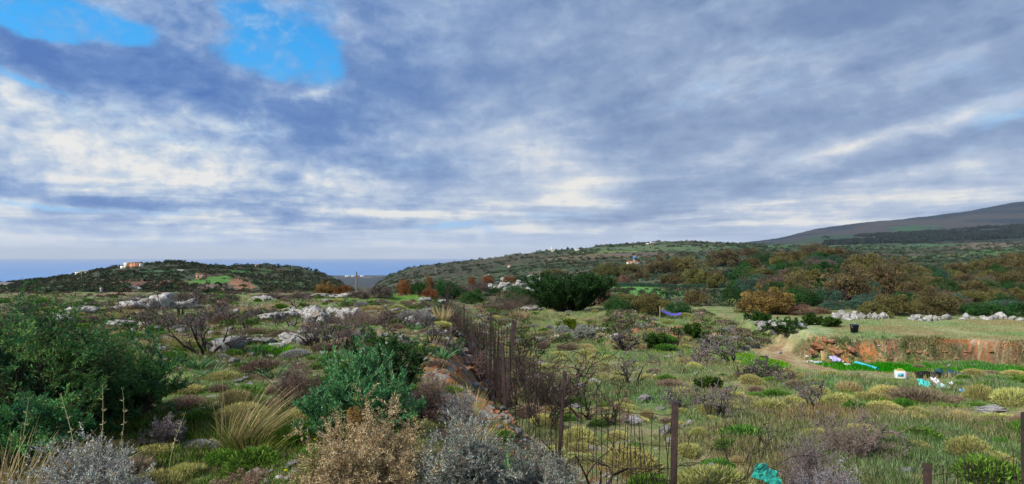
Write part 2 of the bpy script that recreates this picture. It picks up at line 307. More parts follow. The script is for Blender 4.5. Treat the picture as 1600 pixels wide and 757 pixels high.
# ------------------------------------------------------------------ the ground
nc, nr = 900, 1500
t = np.tan(np.linspace(math.radians(-52), math.radians(52), nc))
Yr = np.concatenate([np.linspace(-14, 2.4, 40)[:-1], np.geomspace(2.4, 6900, nr)])
gw = np.where(Yr > 2.4, Yr, 2.4 + (2.4 - Yr) * .8)
Xg = t[None, :] * gw[:, None]; Yg = np.broadcast_to(Yr[:, None], Xg.shape)
Zg = H(Xg, Yg)
def lerp(a, b, f): return a + (b - a) * f[..., None]
def C(*c): return np.array(c, float)
GREEN = C(.12, .17, .055); BRIGHTG = C(.10, .21, .035); DRYG = C(.34, .30, .17); SOIL = C(.26, .16, .095); REDSOIL = C(.36, .14, .055)
GREY = C(.23, .21, .18); DARKG = C(.035, .055, .028); BROWN = C(.13, .09, .06)
def ground_colour(X, Y, Z):
    sc_ = np.maximum(1, Y / 25)
    a = fbm(X * .55, Y * .55, 4, 61); b = fbm(X * 1.9, Y * 1.9, 4, 62); c = fbm(X * 5.5, Y * 5.5, 3, 63); d = fbm(X * .16, Y * .16, 3, 64)
    side = sst(side_s(X, Y), -.9, .2)
    col = np.zeros(X.shape + (3,))
    left = lerp(lerp(np.broadcast_to(BROWN * .8, col.shape), GREEN, sst(b, .36, .50)), DRYG * .8, sst(c, .56, .72) * .7)
    left = lerp(left, BROWN * .7 + SOIL * .5, sst(a, .56, .64) * .8)
    left = lerp(left, GREY * 1.1, sst(c * .6 + b * .4, .60, .66) * .75)
    patch = np.exp(-((X + 6.5) / 5.0) ** 2 - ((Y - 36) / 7) ** 2)
    left = lerp(left, BRIGHTG * .8, np.clip(patch * 1.3, 0, 1) * sst(b, .3, .45))
    right = lerp(lerp(np.broadcast_to(DRYG * .75, col.shape), GREEN * 1.1, sst(b, .40, .52)), SOIL * .8, sst(a, .57, .66) * .55)
    right = lerp(right, BRIGHTG * .7, sst(d * .5 + a * .5, .50, .60) * sst(c, .35, .55) * .8)
    col = left * (1 - side[..., None]) + right * side[..., None]
    # bare reddish soil along the fence bank
    s = side_s(X, Y); red = np.exp(-((s + .7) / .75) ** 2) * sst(Y, 5, 7) * (1 - sst(Y, 22, 34)) * sst(b * .5 + c * .5, .30, .44) * 1.2
    red2 = np.exp(-((X - .9) / 1.0) ** 2 - ((Y - 7.6) / 1.2) ** 2) * sst(c, .4, .55)
    col = lerp(col, lerp(np.broadcast_to(REDSOIL * .8, col.shape), GREY, sst(c, .5, .64)), np.clip(red + red2, 0, 1) * .9)
    # track, terrace, cut banks, grass strip
    tr = track_mask(X, Y)
    col = lerp(col, lerp(np.broadcast_to(C(.27, .175, .095), col.shape), DRYG * 1.1, sst(b, .45, .6) * .7), tr * sst(c + tr * .5, .5, .75))
    tm = terr_mask(X, Y) * (1 - sst(Y, 42, 44))
    col = lerp(col, lerp(np.broadcast_to(C(.17, .25, .10), col.shape), C(.29, .30, .165), sst(b, .4, .62)), tm * .93)
    dz = np.abs(np.gradient(Z, axis=0)) / np.maximum(np.abs(np.gradient(Y, axis=0)), 1e-3)
    front = sst(dz, .28, .62) * sst(X, 13.5, 15.5) * sst(Y, 29, 30.5) * (1 - sst(Y, 34, 35))
    cut = sst(dz, .2, .4) * np.exp(-((X - 7.2) / 3.4) ** 2) * sst(Y, 31, 32) * (1 - sst(Y, 35, 36)) * sst(a, .3, .5)
    q1 = fbm(X * 1.3, Z * 2.6 + Y * .5, 4, 66); q2 = fbm(X * 3.2, Z * 6 + Y, 3, 67); q3 = fbm(X * .45, Z * 1.2, 3, 68)
    ora = lerp(lerp(np.broadcast_to(REDSOIL, col.shape), C(.34, .19, .11), sst(q1, .42, .6)), BROWN * .9, sst(q3, .46, .60) * .85)
    ora = lerp(lerp(ora, C(.46, .33, .24), sst(q2, .60, .68)), GREEN * .8, sst(q2 * .5 + q3 * .5, .56, .6) * .6)
    col = lerp(col, ora, np.clip(front + cut * .8, 0, 1))
    strip = np.exp(-((Y - 29.6 + (X - 20) * .07) / 1.7) ** 2) * sst(X, 14.5, 18)
    col = lerp(col, BRIGHTG * .55, np.clip(strip * 1.2, 0, 1) * .9 * (1 - front))
    gp = np.exp(-((X - 11.3) / 1.2) ** 2 - ((Y - 29) / 3.5) ** 2)
    col = lerp(col, C(.12, .26, .03), np.clip(gp * 1.8, 0, 1) * sst(b, .25, .42))
    # beyond 60 m: scrub, olive plots, fields
    px = CX + F * X / np.maximum(Y, 5); py = HY - F * Z / np.maximum(Y, 5); Yq = 10 ** np.floor(np.log10(np.maximum(Y, 60)) * 1.0 + .35) * .6
    e = fbm(X / 14, Y / 14, 5, 71); f = fbm(X / 60, Y / 60, 4, 72); h = fbm(X / 220, Y / 220, 4, 73)
    far = lerp(lerp(np.broadcast_to(C(.055, .075, .04), col.shape), C(.085, .075, .045), sst(e, .42, .62)), C(.065, .11, .05), sst(f, .5, .62) * .8)
    far = lerp(far, C(.15, .125, .085), sst(h * .5 + e * .5, .53, .62) * .6)
    def patchc(cx, cy, rx, ry, c_, y0, y1, tilt=0., k=.95):
        nonlocal far
        Lq = y0 * .035 + 1; n = (fbm(X / Lq, Y / (Lq * 2.2), 5, 81) - .5) * 2.4
        u = (px - cx) / rx; v = (py - cy - (px - cx) * tilt) / ry
        q = (1 - sst(u * u + v * v + n, .6, 1.1)) * sst(Y, y0, y0 * 1.05) * (1 - sst(Y, y1, y1 * 1.05)) * k
        far = lerp(far, C(*c_), q)
    # the hill with the houses
    patchc(245, 444, 90, 7, (.15, .075, .055), 250, 620, .02)
    patchc(330, 438, 42, 5, (.09, .21, .04), 280, 640, -.1)
    patchc(380, 444, 22, 9, (.30, .15, .085), 260, 560)
    patchc(330, 450, 45, 6, (.16, .12, .10), 200, 480)
    patchc(385, 425, 45, 3.5, (.055, .15, .045), 450, 760)
    patchc(260, 428, 50, 5, (.06, .12, .06), 400, 700)
    patchc(212, 450, 9, 2, (.28, .33, .38), 250, 560, .1)
    patchc(285, 424, 9, 3, (.30, .30, .26), 400, 760, .4)
    patchc(95, 432, 40, 3, (.13, .13, .05), 400, 800, -.15)
    # the long ridge
    patchc(940, 401, 120, 6, (.17, .135, .085), 700, 1700, -.03)
    patchc(1060, 388, 140, 5, (.12, .18, .085), 900, 1900)
    patchc(950, 394, 60, 1.6, (.17, .24, .08), 700, 1900, -.02)
    patchc(1000, 398, 50, 2, (.16, .12, .12), 600, 1800, .02)
    patchc(700, 422, 90, 10, (.075, .075, .05), 700, 2300, -.1)
    patchc(800, 405, 70, 5, (.09, .085, .055), 700, 2300, -.1)
    patchc(1330, 385, 230, 5, (.075, .15, .065), 1300, 3000, .0)
    patchc(1560, 393, 60, 4, (.09, .21, .06), 700, 1900, -.05)
    patchc(1480, 401, 90, 2, (.13, .22, .08), 500, 1900, -.03)
    patchc(1540, 384, 60, 5, (.18, .14, .10), 900, 2600, -.05)
    patchc(1580, 374, 30, 3, (.17, .15, .10), 1500, 3800, -.05)
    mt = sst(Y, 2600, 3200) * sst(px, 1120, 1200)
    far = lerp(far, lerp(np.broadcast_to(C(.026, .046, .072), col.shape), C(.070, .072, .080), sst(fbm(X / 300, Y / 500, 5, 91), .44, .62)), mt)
    patchc(1300, 372, 60, 4, (.040, .085, .055), 2600, 5200, -.08)
    patchc(1560, 385, 60, 3, (.09, .17, .07), 1900, 4200, -.02)
    patchc(1440, 361, 48, 9, (.045, .12, .06), 2600, 5200, .03)
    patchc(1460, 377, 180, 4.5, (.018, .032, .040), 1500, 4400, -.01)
    patchc(1535, 364, 50, 4, (.15, .095, .075), 2700, 5200, -.05)
    shore = sst(Y, 3300, 3600) * (1 - sst(px, 600, 620))
    far = lerp(far, lerp(np.broadcast_to(C(.06, .075, .085), col.shape), C(.24, .24, .23), sst(fbm(X / 60, Y / 160, 4, 77), .52, .62) * sst(Y, 4700, 5200)), shore)
    # green field between the olive rows
    patchc(1010, 456, 70, 9, (.09, .24, .055), 70, 260, .08)
    patchc(800, 446, 45, 12, (.10, .12, .06), 66, 220)
    patchc(1440, 442, 60, 8, (.10, .12, .06), 90, 260)
    far = far * (1 - .30 * sst(Y, 300, 700))[..., None]
    b2 = sst(Y + (e - .5) * 20, 52, 66)
    col = col * (1 - b2[..., None]) + far * b2[..., None]
    return np.clip(col, 0.01, .9)
colg = ground_colour(Xg, Yg, Zg)
gm, G, bs = new_mat('ground_cover_soil', .95, .1)
geo = G.n('ShaderNodeNewGeometry'); pos = geo.outputs['Position']
n1 = G.noise(pos, 9.0, 6, .65); n2 = G.noise(pos, 48.0, 4, .6); n3 = G.noise(pos, .12, 6, .6)
v = G.m('MULTIPLY', G.mr(n1, .25, .75, .55, 1.45, False), G.mr(n2, .3, .7, .7, 1.3, False))
v = G.m('MULTIPLY', v, G.mr(n3, .3, .7, .75, 1.25, False))
G.link(rgbmul(G, attr(G), v), bs.inputs['Base Color'])
bump = G.n('ShaderNodeBump'); bump.inputs['Strength'].default_value = .7; bump.inputs['Distance'].default_value = .04
G.link(n1, bump.inputs['Height']); G.link(bump.outputs[0], bs.inputs['Normal'])
def grid_faces(r, c):
    i = (np.arange(r - 1)[:, None] * c + np.arange(c - 1)[None, :]).ravel()
    return np.stack([i, i + 1, i + c + 1, i + c], 1)
gr = mk('ground', np.stack([Xg, Yg, Zg], -1), grid_faces(*Xg.shape), gm, col=colg.reshape(-1, 3), smooth=True)
gr['kind'] = 'structure'
# the land is now fixed: read heights and masks back from the ground sheet
_Tm = terr_mask(Xg, Yg); _Km = track_mask(Xg, Yg); _H0 = H; _r0 = 39
def _look(A, X, Y):
    X = np.asarray(X, float); Y = np.asarray(Y, float); Yc = np.clip(Y, 2.41, 6890.)
    fr = np.log(Yc / 2.4) / math.log(6900 / 2.4) * (nr - 1) + _r0; fc = (np.degrees(np.arctan2(X, Yc)) + 52) / 104 * (nc - 1); fc = np.clip(fc, 0, nc - 1.001)
    i = np.clip(fr.astype(int), 0, A.shape[0] - 2); j = fc.astype(int); a = fr - i; b = fc - j
    # columns are straight rays, so interpolate on them
    return A[i, j] * (1 - a) * (1 - b) + A[i + 1, j] * a * (1 - b) + A[i, j + 1] * (1 - a) * b + A[i + 1, j + 1] * a * b
def H(X, Y): return _look(Zg, X, Y)
def terr_mask(X, Y): return _look(_Tm, X, Y)
def track_mask(X, Y): return _look(_Km, X, Y)
# ------------------------------------------------------------------ the sea
SEA = -180.0
xs = np.linspace(-60000, 40000, 41); ys = np.concatenate([np.linspace(1500, 9000, 16), np.linspace(11000, 70000, 15)])
XX, YY = np.meshgrid(xs, ys)
sm, G, bs = new_mat('sea_water', .35, .35)
geo = G.n('ShaderNodeNewGeometry'); pos = geo.outputs['Position']
mp = G.n('ShaderNodeMapping'); mp.inputs['Scale'].default_value = (.0004, .0012, 1); G.link(pos, mp.inputs[0])
n = G.noise(mp.outputs[0], 1.0, 6, .6)
G.link(G.ramp(n, [(.3, (.06, .18, .43)), (.7, (.10, .25, .52))]), bs.inputs['Base Color'])
mp2 = G.n('ShaderNodeMapping'); mp2.inputs['Scale'].default_value = (.02, .05, 1); G.link(pos, mp2.inputs[0])
bump = G.n('ShaderNodeBump'); bump.inputs['Strength'].default_value = .6; bump.inputs['Distance'].default_value = 3
G.link(G.noise(mp2.outputs[0], 1.0, 5, .6), bump.inputs['Height']); G.link(bump.outputs[0], bs.inputs['Normal'])
sea = mk('sea', np.stack([XX, YY, np.full_like(XX, SEA)], -1), grid_faces(*XX.shape), sm); sea['kind'] = 'structure'
# ------------------------------------------------------------------ haze
hz = bpy.data.meshes.new('haze')
hx0, hx1, hy0, hy1, hz0, hz1 = -61000, 41000, -60, 71000, -190, 760
hv = [(x, y, z) for x in (hx0, hx1) for y in (hy0, hy1) for z in (hz0, hz1)]
hz.from_pydata(hv, [], [(0, 1, 3, 2), (4, 6, 7, 5), (0, 4, 5, 1), (2, 3, 7, 6), (0, 2, 6, 4), (1, 5, 7, 3)])
hm = bpy.data.materials.new('thin_haze'); hm.use_nodes = True; ht = hm.node_tree; ht.nodes.clear()
pv_ = ht.nodes.new('ShaderNodeVolumePrincipled'); pv_.inputs['Color'].default_value = (.80, .88, 1, 1); pv_.inputs['Density'].default_value = 2.4e-5
mo = ht.nodes.new('ShaderNodeOutputMaterial'); ht.links.new(pv_.outputs[0], mo.inputs['Volume'])
hz.materials.append(hm); ho = bpy.data.objects.new('haze', hz); COL.objects.link(ho); ho['kind'] = 'stuff'
#LAND_END
# ================================================================== plant building
def unit(v): return v / np.maximum(np.linalg.norm(v, axis=-1, keepdims=True), 1e-9)
def perp(d, rng):
    r = rng.normal(size=d.shape); return unit(np.cross(d, r))
def tubes(P0, P1, R0, R1, sides=3):
    """tapered prisms between paired points"""
    n = len(P0); d = unit(P1 - P0); a = np.cross(d, np.where(np.abs(d[:, 2:3]) > .9, [[1., 0, 0]], [[0, 0, 1.]])); a = unit(a); b = np.cross(d, a)
    an = np.arange(sides) * 2 * math.pi / sides; c = np.cos(an)[None, :, None]; s_ = np.sin(an)[None, :, None]
    ring = a[:, None] * c + b[:, None] * s_
    V = np.concatenate([P0[:, None] + ring * R0[:, None, None], P1[:, None] + ring * R1[:, None, None]], 1).reshape(-1, 3)
    i = np.arange(sides); j = (i + 1) % sides
    q = np.concatenate([np.stack([i, j, j + sides], 1), np.stack([i, j + sides, i + sides], 1)])
    T = (q[None] + (np.arange(n) * 2 * sides)[:, None, None]).reshape(-1, 3)
    return V, T
def blades(P, D, L, W, rng, bend=0.0):
    """one pointed leaf per point: two triangles folded along D"""
    n = len(P); s_ = perp(D, rng); nrm = unit(np.cross(D, s_)); L = L[:, None]; W = W[:, None]
    base = P; tip = P + D * L + nrm * L * bend; m = P + D * L * .45 + nrm * L * bend * .2
    V = np.stack([base, m + s_ * W * .5, tip, m - s_ * W * .5], 1).reshape(-1, 3)
    k = np.arange(n)[:, None] * 4
    T = np.concatenate([k + [[0, 1, 2]], k + [[0, 2, 3]]])
    return V, T
def grow(rng, P, D, L, R, levels):
    """levels: (steps, wander, upward pull, children, spread, length ratio). Returns segments and the nodes of the last level."""
    S = []; nodes = []
    for li, (ns, wan, up, nch, spread, ratio) in enumerate(levels):
        cp = P.copy(); cd = D.copy(); seg = L / ns; pts = []; drs = []
        for k_ in range(ns):
            cd = unit(cd + rng.normal(size=cd.shape) * wan + np.array([0, 0, up]))
            nx = cp + cd * seg[:, None]; r0 = R * (1 - .75 * k_ / ns); r1 = R * (1 - .75 * (k_ + 1) / ns)
            S.append((cp, nx, r0, r1)); pts.append(nx); drs.append(cd); cp = nx
        last = (np.concatenate(pts), np.concatenate(drs))
        if nch:
            nP, nD, nL, nR = [], [], [], []
            for k_ in range(nch):
                sel = rng.randint(0, ns, len(P)) if k_ else np.full(len(P), ns - 1)
                pp = np.stack(pts)[sel, np.arange(len(P))]; dd = np.stack(drs)[sel, np.arange(len(P))]
                nP.append(pp); nD.append(unit(dd + perp(dd, rng) * spread * rng.uniform(.6, 1.3, (len(P), 1))))
                nL.append(L * ratio * rng.uniform(.7, 1.2, len(P))); nR.append(R * (1 - .75 * sel / ns) * .62)
            P, D, L, R = map(np.concatenate, (nP, nD, nL, nR))
    P0, P1, R0, R1 = (np.concatenate([q[i] for q in S]) for i in range(4))
    return (P0, P1, R0, R1), last
def leaf_mat(name, hue_var=.04, val_var=.35, rough=.8, trans=.25):
    m, G, b = new_mat(name, rough, .12)
    oi = G.n('ShaderNodeObjectInfo')
    hs_ = G.n('ShaderNodeHueSaturation'); G.link(attr(G), hs_.inputs['Color'])
    G.link(G.m('ADD', .5 - hue_var / 2, G.m('MULTIPLY', oi.outputs['Random'], hue_var)), hs_.inputs['Hue'])
    G.link(G.m('ADD', 1 - val_var / 2, G.m('MULTIPLY', G.m('FRACT', G.m('MULTIPLY', oi.outputs['Random'], 7.31)), val_var)), hs_.inputs['Value'])
    hs_.inputs['Saturation'].default_value = 1.18; G.link(hs_.outputs[0], b.inputs['Base Color'])
    if trans:
        tr = G.n('ShaderNodeBsdfTranslucent'); G.link(hs_.outputs[0], tr.inputs[0]); mx = G.n('ShaderNodeMixShader'); mx.inputs[0].default_value = trans
        out = G.t.nodes['Material Output']; G.link(b.outputs[0], mx.inputs[1]); G.link(tr.outputs[0], mx.inputs[2]); G.link(mx.outputs[0], out.inputs[0])
    return m
LEAF = leaf_mat('foliage'); TWIG = leaf_mat('bark', .02, .3, .9, 0); DRY = leaf_mat('dry_foliage', .03, .4, .85, .15)
def tone(n, base, rng, var=.25, huev=.08, rep=4):
    """one colour per leaf, repeated over its vertices"""
    c = np.asarray(base)[None] * (1 + rng.normal(size=(n, 1)) * var) * (1 + rng.normal(size=(n, 3)) * huev)
    return np.repeat(np.clip(c, .004, .95), rep, 0)
def mixtone(n, cols, wts, rng, var=.22, rep=4):
    wts = np.array(list(wts)[:len(cols)], float); idx = rng.choice(len(cols), n, p=wts / wts.sum()); c = np.array(cols)[idx] * (1 + rng.normal(size=(n, 1)) * var) * (1 + rng.normal(size=(n, 3)) * .05)
    return np.repeat(np.clip(c, .004, .95), rep, 0)
def empty(name, loc, rz=0.0, scale=1.0):
    o = bpy.data.objects.new(name, None); COL.objects.link(o); o.location = loc; o.rotation_euler = (0, 0, rz)
    o.scale = (scale,) * 3 if isinstance(scale, (int, float)) else scale; o.empty_display_size = .1; return o
def tag(o, label, cat, group=None):
    o['label'] = label; o['category'] = cat
    if group: o['group'] = group
    return o
def copy_tree(o, parent=None):
    c = o.copy(); COL.objects.link(c); c.parent = parent
    for ch in list(o.children): copy_tree(ch, c)
    return c
def bush_mesh(seed, rx, ry, h, nst, levels, nleaf, leafL, leafW, cols, wts, tipcols=None, openness=.55, bend=.15, stem_r=.02, up=.5, flat=.8):
    """stems leaning out from the root, twigs, and leaves along the last twigs; clumps vary in leaf colour"""
    rng = RS(seed)
    a = rng.uniform(0, 2 * math.pi, nst); q = np.sqrt(rng.uniform(.02, 1, nst))
    P = np.stack([np.cos(a) * rx * .22 * q, np.sin(a) * ry * .22 * q, np.zeros(nst)], 1)
    D = unit(np.stack([np.cos(a) * rx * q, np.sin(a) * ry * q, h * (1.05 - flat * q * q * .75)], 1))
    L = np.sqrt((rx * q) ** 2 * .55 + (h * (1.0 - .45 * q * q)) ** 2) * rng.uniform(.5, .8, nst)
    (P0, P1, R0, R1), (lp, ld) = grow(rng, P, D, L, np.full(nst, stem_r), levels)
    V, T = tubes(P0, P1, np.maximum(R0, .0016), np.maximum(R1, .0012))
    sx = rx * .93 / np.percentile(np.abs(lp[:, 0]), 97); sy = ry * .93 / np.percentile(np.abs(lp[:, 1]), 97); sz = h * .93 / np.percentile(lp[:, 2], 98.5); sv = np.array([sx, sy, sz])
    V = V * sv; lp = lp * sv
    n = nleaf; i = rng.randint(0, len(lp), n)
    back = rng.uniform(0, 1, (n, 1)) * (L.mean() * .16)
    LP = lp[i] - ld[i] * back + rng.normal(size=(n, 3)) * leafL * .15; LD = unit(ld[i] * .9 + perp(ld[i], rng) * openness * 1.6 * rng.uniform(.4, 1.2, (n, 1)))
    LV, LT = blades(LP, LD, leafL * rng.uniform(.6, 1.3, n), leafW * rng.uniform(.7, 1.3, n), rng, bend)
    cl = np.clip(.5 + (fbm(LP[:, 0] * 2.3 / rx + LP[:, 2] * 3, LP[:, 1] * 2.3 / rx + LP[:, 2], 3, seed) - .5) * 2.6, 0, 1)
    col = mixtone(n, cols, wts, rng).reshape(n, 4, 3)
    if tipcols is not None: col = col * (1 - cl[:, None, None]) + mixtone(n, tipcols, [1] * len(tipcols), rng).reshape(n, 4, 3) * cl[:, None, None]
    return (V, T), (LV, LT, col.reshape(-1, 3))
def make_bush(name, mesh, stemcol, lm=None):
    (V, T), (LV, LT, lc) = mesh
    r = empty(name, (0, 0, 0)); rng = RS(1)
    mk('stem', V, T, TWIG, r, col=np.repeat(tone(len(V) // 6, stemcol, rng, .2, .05, 1), 6, 0))
    mk('foliage', LV, LT, lm or LEAF, r, col=lc)
    return r
def place(o, px, py, scale=1.0, rz=0.0, sink=0.03, ymin=3.5, at=None):
    x, y, z = hit(px, py, ymin) if at is None else (*at, float(H(np.array([at[0]]), np.array([at[1]]))[0]))
    o.location = (x, y, z - sink); o.rotation_euler = (0, 0, rz); o.scale = (scale,) * 3 if isinstance(scale, (int, float)) else scale
    return o
def dead_shrub(seed, h=1.0, spread=.55, r=.03, nst=5, ch=(3, 3, 3), col=(.035, .028, .026), wander=.22, lean=(0, 0), thin=1.0, tipcol=None):
    rng = RS(seed); a = np.linspace(0, 6.28, nst, endpoint=False) + rng.uniform(-.4, .4, nst)
    P = np.stack([np.cos(a) * .05 * h, np.sin(a) * .05 * h, np.zeros(nst) - .04], 1)
    D = unit(np.stack([np.cos(a) * spread + lean[0], np.sin(a) * spread + lean[1], np.ones(nst)], 1))
    lv = [(4, wander, .05, ch[0], .75, .62)]
    for c in ch[1:]: lv.append((4, wander * 1.1, .04, c, .75, .62))
    lv.append((3, wander * 1.2, .03, 0, 0, 0))
    (P0, P1, R0, R1), last = grow(rng, P, D, np.full(nst, h * .45) * rng.uniform(.75, 1.15, nst), np.full(nst, r), lv)
    mn = .0024 * thin; k_ = h / np.percentile(P1[:, 2], 99); P0 = P0 * k_; P1 = P1 * k_
    V, T = tubes(P0, P1, np.maximum(R0, mn), np.maximum(R1, mn * .8), 4)
    c = np.repeat(tone(len(P0), col, rng, .25, .05, 1), 8, 0)
    if tipcol is not None:
        thinm = np.repeat(R0 < r * .28, 8); c[thinm] = np.repeat(tone(len(P0), tipcol, rng, .25, .05, 1), 8, 0)[thinm]
    return V, T, c
def cushion(seed, n, cols, wts, L=.16, W=.022, h=.62, up=.35, body=(.12, .11, .055), lump=.22):
    """a low rounded shrub, radius 1: a knobbly twig core bristling with short shoots"""
    rng = RS(seed); 
    u = rng.uniform(0, 1, n); a = rng.uniform(0, 2 * math.pi, n); zc = u ** .8; rr = np.sqrt(np.clip(1 - zc * zc, 0, 1))
    N = np.stack([np.cos(a) * rr, np.sin(a) * rr, zc], 1)
    def lumpf(N): return 1 + lump * (fbm(N[:, 0] * 2.2 + seed, N[:, 1] * 2.2 + N[:, 2] * 1.7, 3, seed) - .5) * 2
    P = N * lumpf(N)[:, None] * rng.uniform(.78, .98, (n, 1)) * [1, 1, h]
    D = unit(N + rng.normal(size=(n, 3)) * .42 + [0, 0, up])
    V, T = blades(P, D, L * rng.uniform(.6, 1.5, n), W * rng.uniform(.7, 1.4, n), rng, .12)
    col = mixtone(n, cols, wts, rng, .25)
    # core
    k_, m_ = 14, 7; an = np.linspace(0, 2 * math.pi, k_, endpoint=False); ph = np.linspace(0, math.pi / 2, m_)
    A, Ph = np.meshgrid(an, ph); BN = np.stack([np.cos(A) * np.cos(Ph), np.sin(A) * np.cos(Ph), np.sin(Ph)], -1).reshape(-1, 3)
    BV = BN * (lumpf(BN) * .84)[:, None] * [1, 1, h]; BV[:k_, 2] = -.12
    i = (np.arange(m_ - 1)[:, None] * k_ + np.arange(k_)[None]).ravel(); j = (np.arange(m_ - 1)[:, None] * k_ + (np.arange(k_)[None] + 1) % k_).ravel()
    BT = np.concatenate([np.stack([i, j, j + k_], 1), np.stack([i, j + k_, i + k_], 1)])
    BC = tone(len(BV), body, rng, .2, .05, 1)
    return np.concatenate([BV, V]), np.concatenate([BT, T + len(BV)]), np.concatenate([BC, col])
# meshes shared by the many low cushion shrubs
YG = [(.50, .46, .21), (.40, .42, .17), (.60, .54, .28), (.27, .30, .12)]
cush = {'yellow': [], 'brown': [], 'green': [], 'grey': [], 'straw': []}
def cmesh(kind, seed, n, cols, wts, **k_):
    V, T, c = cushion(seed, n, cols, wts, **k_)
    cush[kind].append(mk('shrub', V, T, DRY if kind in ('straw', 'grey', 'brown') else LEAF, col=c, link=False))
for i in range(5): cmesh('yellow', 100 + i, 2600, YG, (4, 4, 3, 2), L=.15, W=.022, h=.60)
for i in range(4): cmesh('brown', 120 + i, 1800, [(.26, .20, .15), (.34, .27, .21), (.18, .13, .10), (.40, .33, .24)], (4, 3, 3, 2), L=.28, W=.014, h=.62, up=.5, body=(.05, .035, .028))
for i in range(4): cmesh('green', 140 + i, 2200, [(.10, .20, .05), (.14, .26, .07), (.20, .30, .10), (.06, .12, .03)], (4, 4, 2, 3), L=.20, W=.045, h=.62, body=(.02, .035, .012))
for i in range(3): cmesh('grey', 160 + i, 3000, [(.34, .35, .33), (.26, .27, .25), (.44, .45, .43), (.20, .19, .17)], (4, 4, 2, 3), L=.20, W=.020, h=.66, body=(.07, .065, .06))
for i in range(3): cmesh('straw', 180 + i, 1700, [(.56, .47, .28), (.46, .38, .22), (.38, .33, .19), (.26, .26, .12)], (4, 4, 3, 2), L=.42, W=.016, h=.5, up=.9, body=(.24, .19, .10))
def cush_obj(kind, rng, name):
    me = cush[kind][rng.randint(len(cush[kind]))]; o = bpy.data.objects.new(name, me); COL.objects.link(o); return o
# ------------------------------------------------------------------ rocks
def rock_mesh(seed, sub=3, rough=.28, flat=.6):
    import bmesh
    bm = bmesh.new(); bmesh.ops.create_icosphere(bm, subdivisions=sub, radius=1)
    V = np.array([v.co[:] for v in bm.verts]); T = np.array([[v.index for v in f.verts] for f in bm.faces]); bm.free()
    rng = RS(seed)
    for _ in range(7):   # chip flat faces off
        d = unit(rng.normal(size=3)); c = rng.uniform(.55, .85); q = V @ d; V = V - np.maximum(q - c, 0)[:, None] * d * .85
    n = fbm(V[:, 0] * 1.6 + seed, V[:, 1] * 1.6 + V[:, 2] * 1.3, 4, seed) - .5; n2 = fbm(V[:, 0] * 5 + seed, V[:, 1] * 5 + V[:, 2] * 4, 3, seed + 1) - .5
    n3 = np.abs(fbm(V[:, 0] * 2.6 + seed * 2, V[:, 1] * 2.6 + V[:, 2] * .8, 3, seed + 2) - .5) * 2
    V = V * (1 + n * rough * 1.9 + n2 * rough * 1.0 - np.clip(.22 - n3, 0, 1) * rough * 4.2)[:, None] * [1, .85, flat]
    return V, T
rm, G, bs = new_mat('limestone', .92, .15)
to = G.n('ShaderNodeTexCoord'); oi = G.n('ShaderNodeObjectInfo')
off = G.n('ShaderNodeVectorMath', operation='ADD'); G.link(to.outputs['Object'], off.inputs[0]); G.link(G.comb(G.m('MULTIPLY', oi.outputs['Random'], 31.0), 0.0, 0.0), off.inputs[1])
a = G.noise(off.outputs[0], 2.2, 8, .68); b = G.noise(off.outputs[0], 7.5, 6, .7, .6); c = G.noise(off.outputs[0], 30, 4, .6)
rc = G.ramp(a, [(.32, (.10, .09, .08)), (.42, (.33, .32, .31)), (.54, (.50, .49, .47)), (.70, (.66, .65, .63))])
rc = G.mix(G.mr(b, .53, .64), rc, (.09, .085, .08)); rc = G.mix(G.mr(G.noise(off.outputs[0], 1.3, 4, .6), .58, .7), rc, (.34, .24, .16))
G.link(rgbmul(G, rc, G.m('ADD', .75, G.m('MULTIPLY', oi.outputs['Random'], .45))), bs.inputs['Base Color'])
bump = G.n('ShaderNodeBump'); bump.inputs['Strength'].default_value = .9; bump.inputs['Distance'].default_value = .08
G.link(G.m('ADD', b, G.m('MULTIPLY', c, .4)), bump.inputs['Height']); G.link(bump.outputs[0], bs.inputs['Normal'])
ROCKS = [mk('rock', *rock_mesh(300 + i, 4 if i < 6 else 3, .36, .62 if i % 2 else .8), rm, link=False) for i in range(9)]
rrng = RS(77)
def rock(px, py, wpx, hpx, label, group=None, name='rock', rz=None, cat='rock', idx=None, ymin=3.5):
    """a rock whose base meets the ground at the photo pixel and whose width and height are as given there"""
    x, y, z = hit(px, py, ymin); W = wpx / F * y; Hh = hpx / F * y
    o = bpy.data.objects.new(name, ROCKS[rrng.randint(9) if idx is None else idx]); COL.objects.link(o)
    o.scale = (W * .56, max(W * .5, .6 * Hh), Hh * .85); o.rotation_euler = (rrng.uniform(-.15, .15), rrng.uniform(-.15, .15), rrng.uniform(-.5, .5) if rz is None else rz)
    o.location = (x, y + W * .25, z + Hh * .22); return tag(o, label, cat, group)
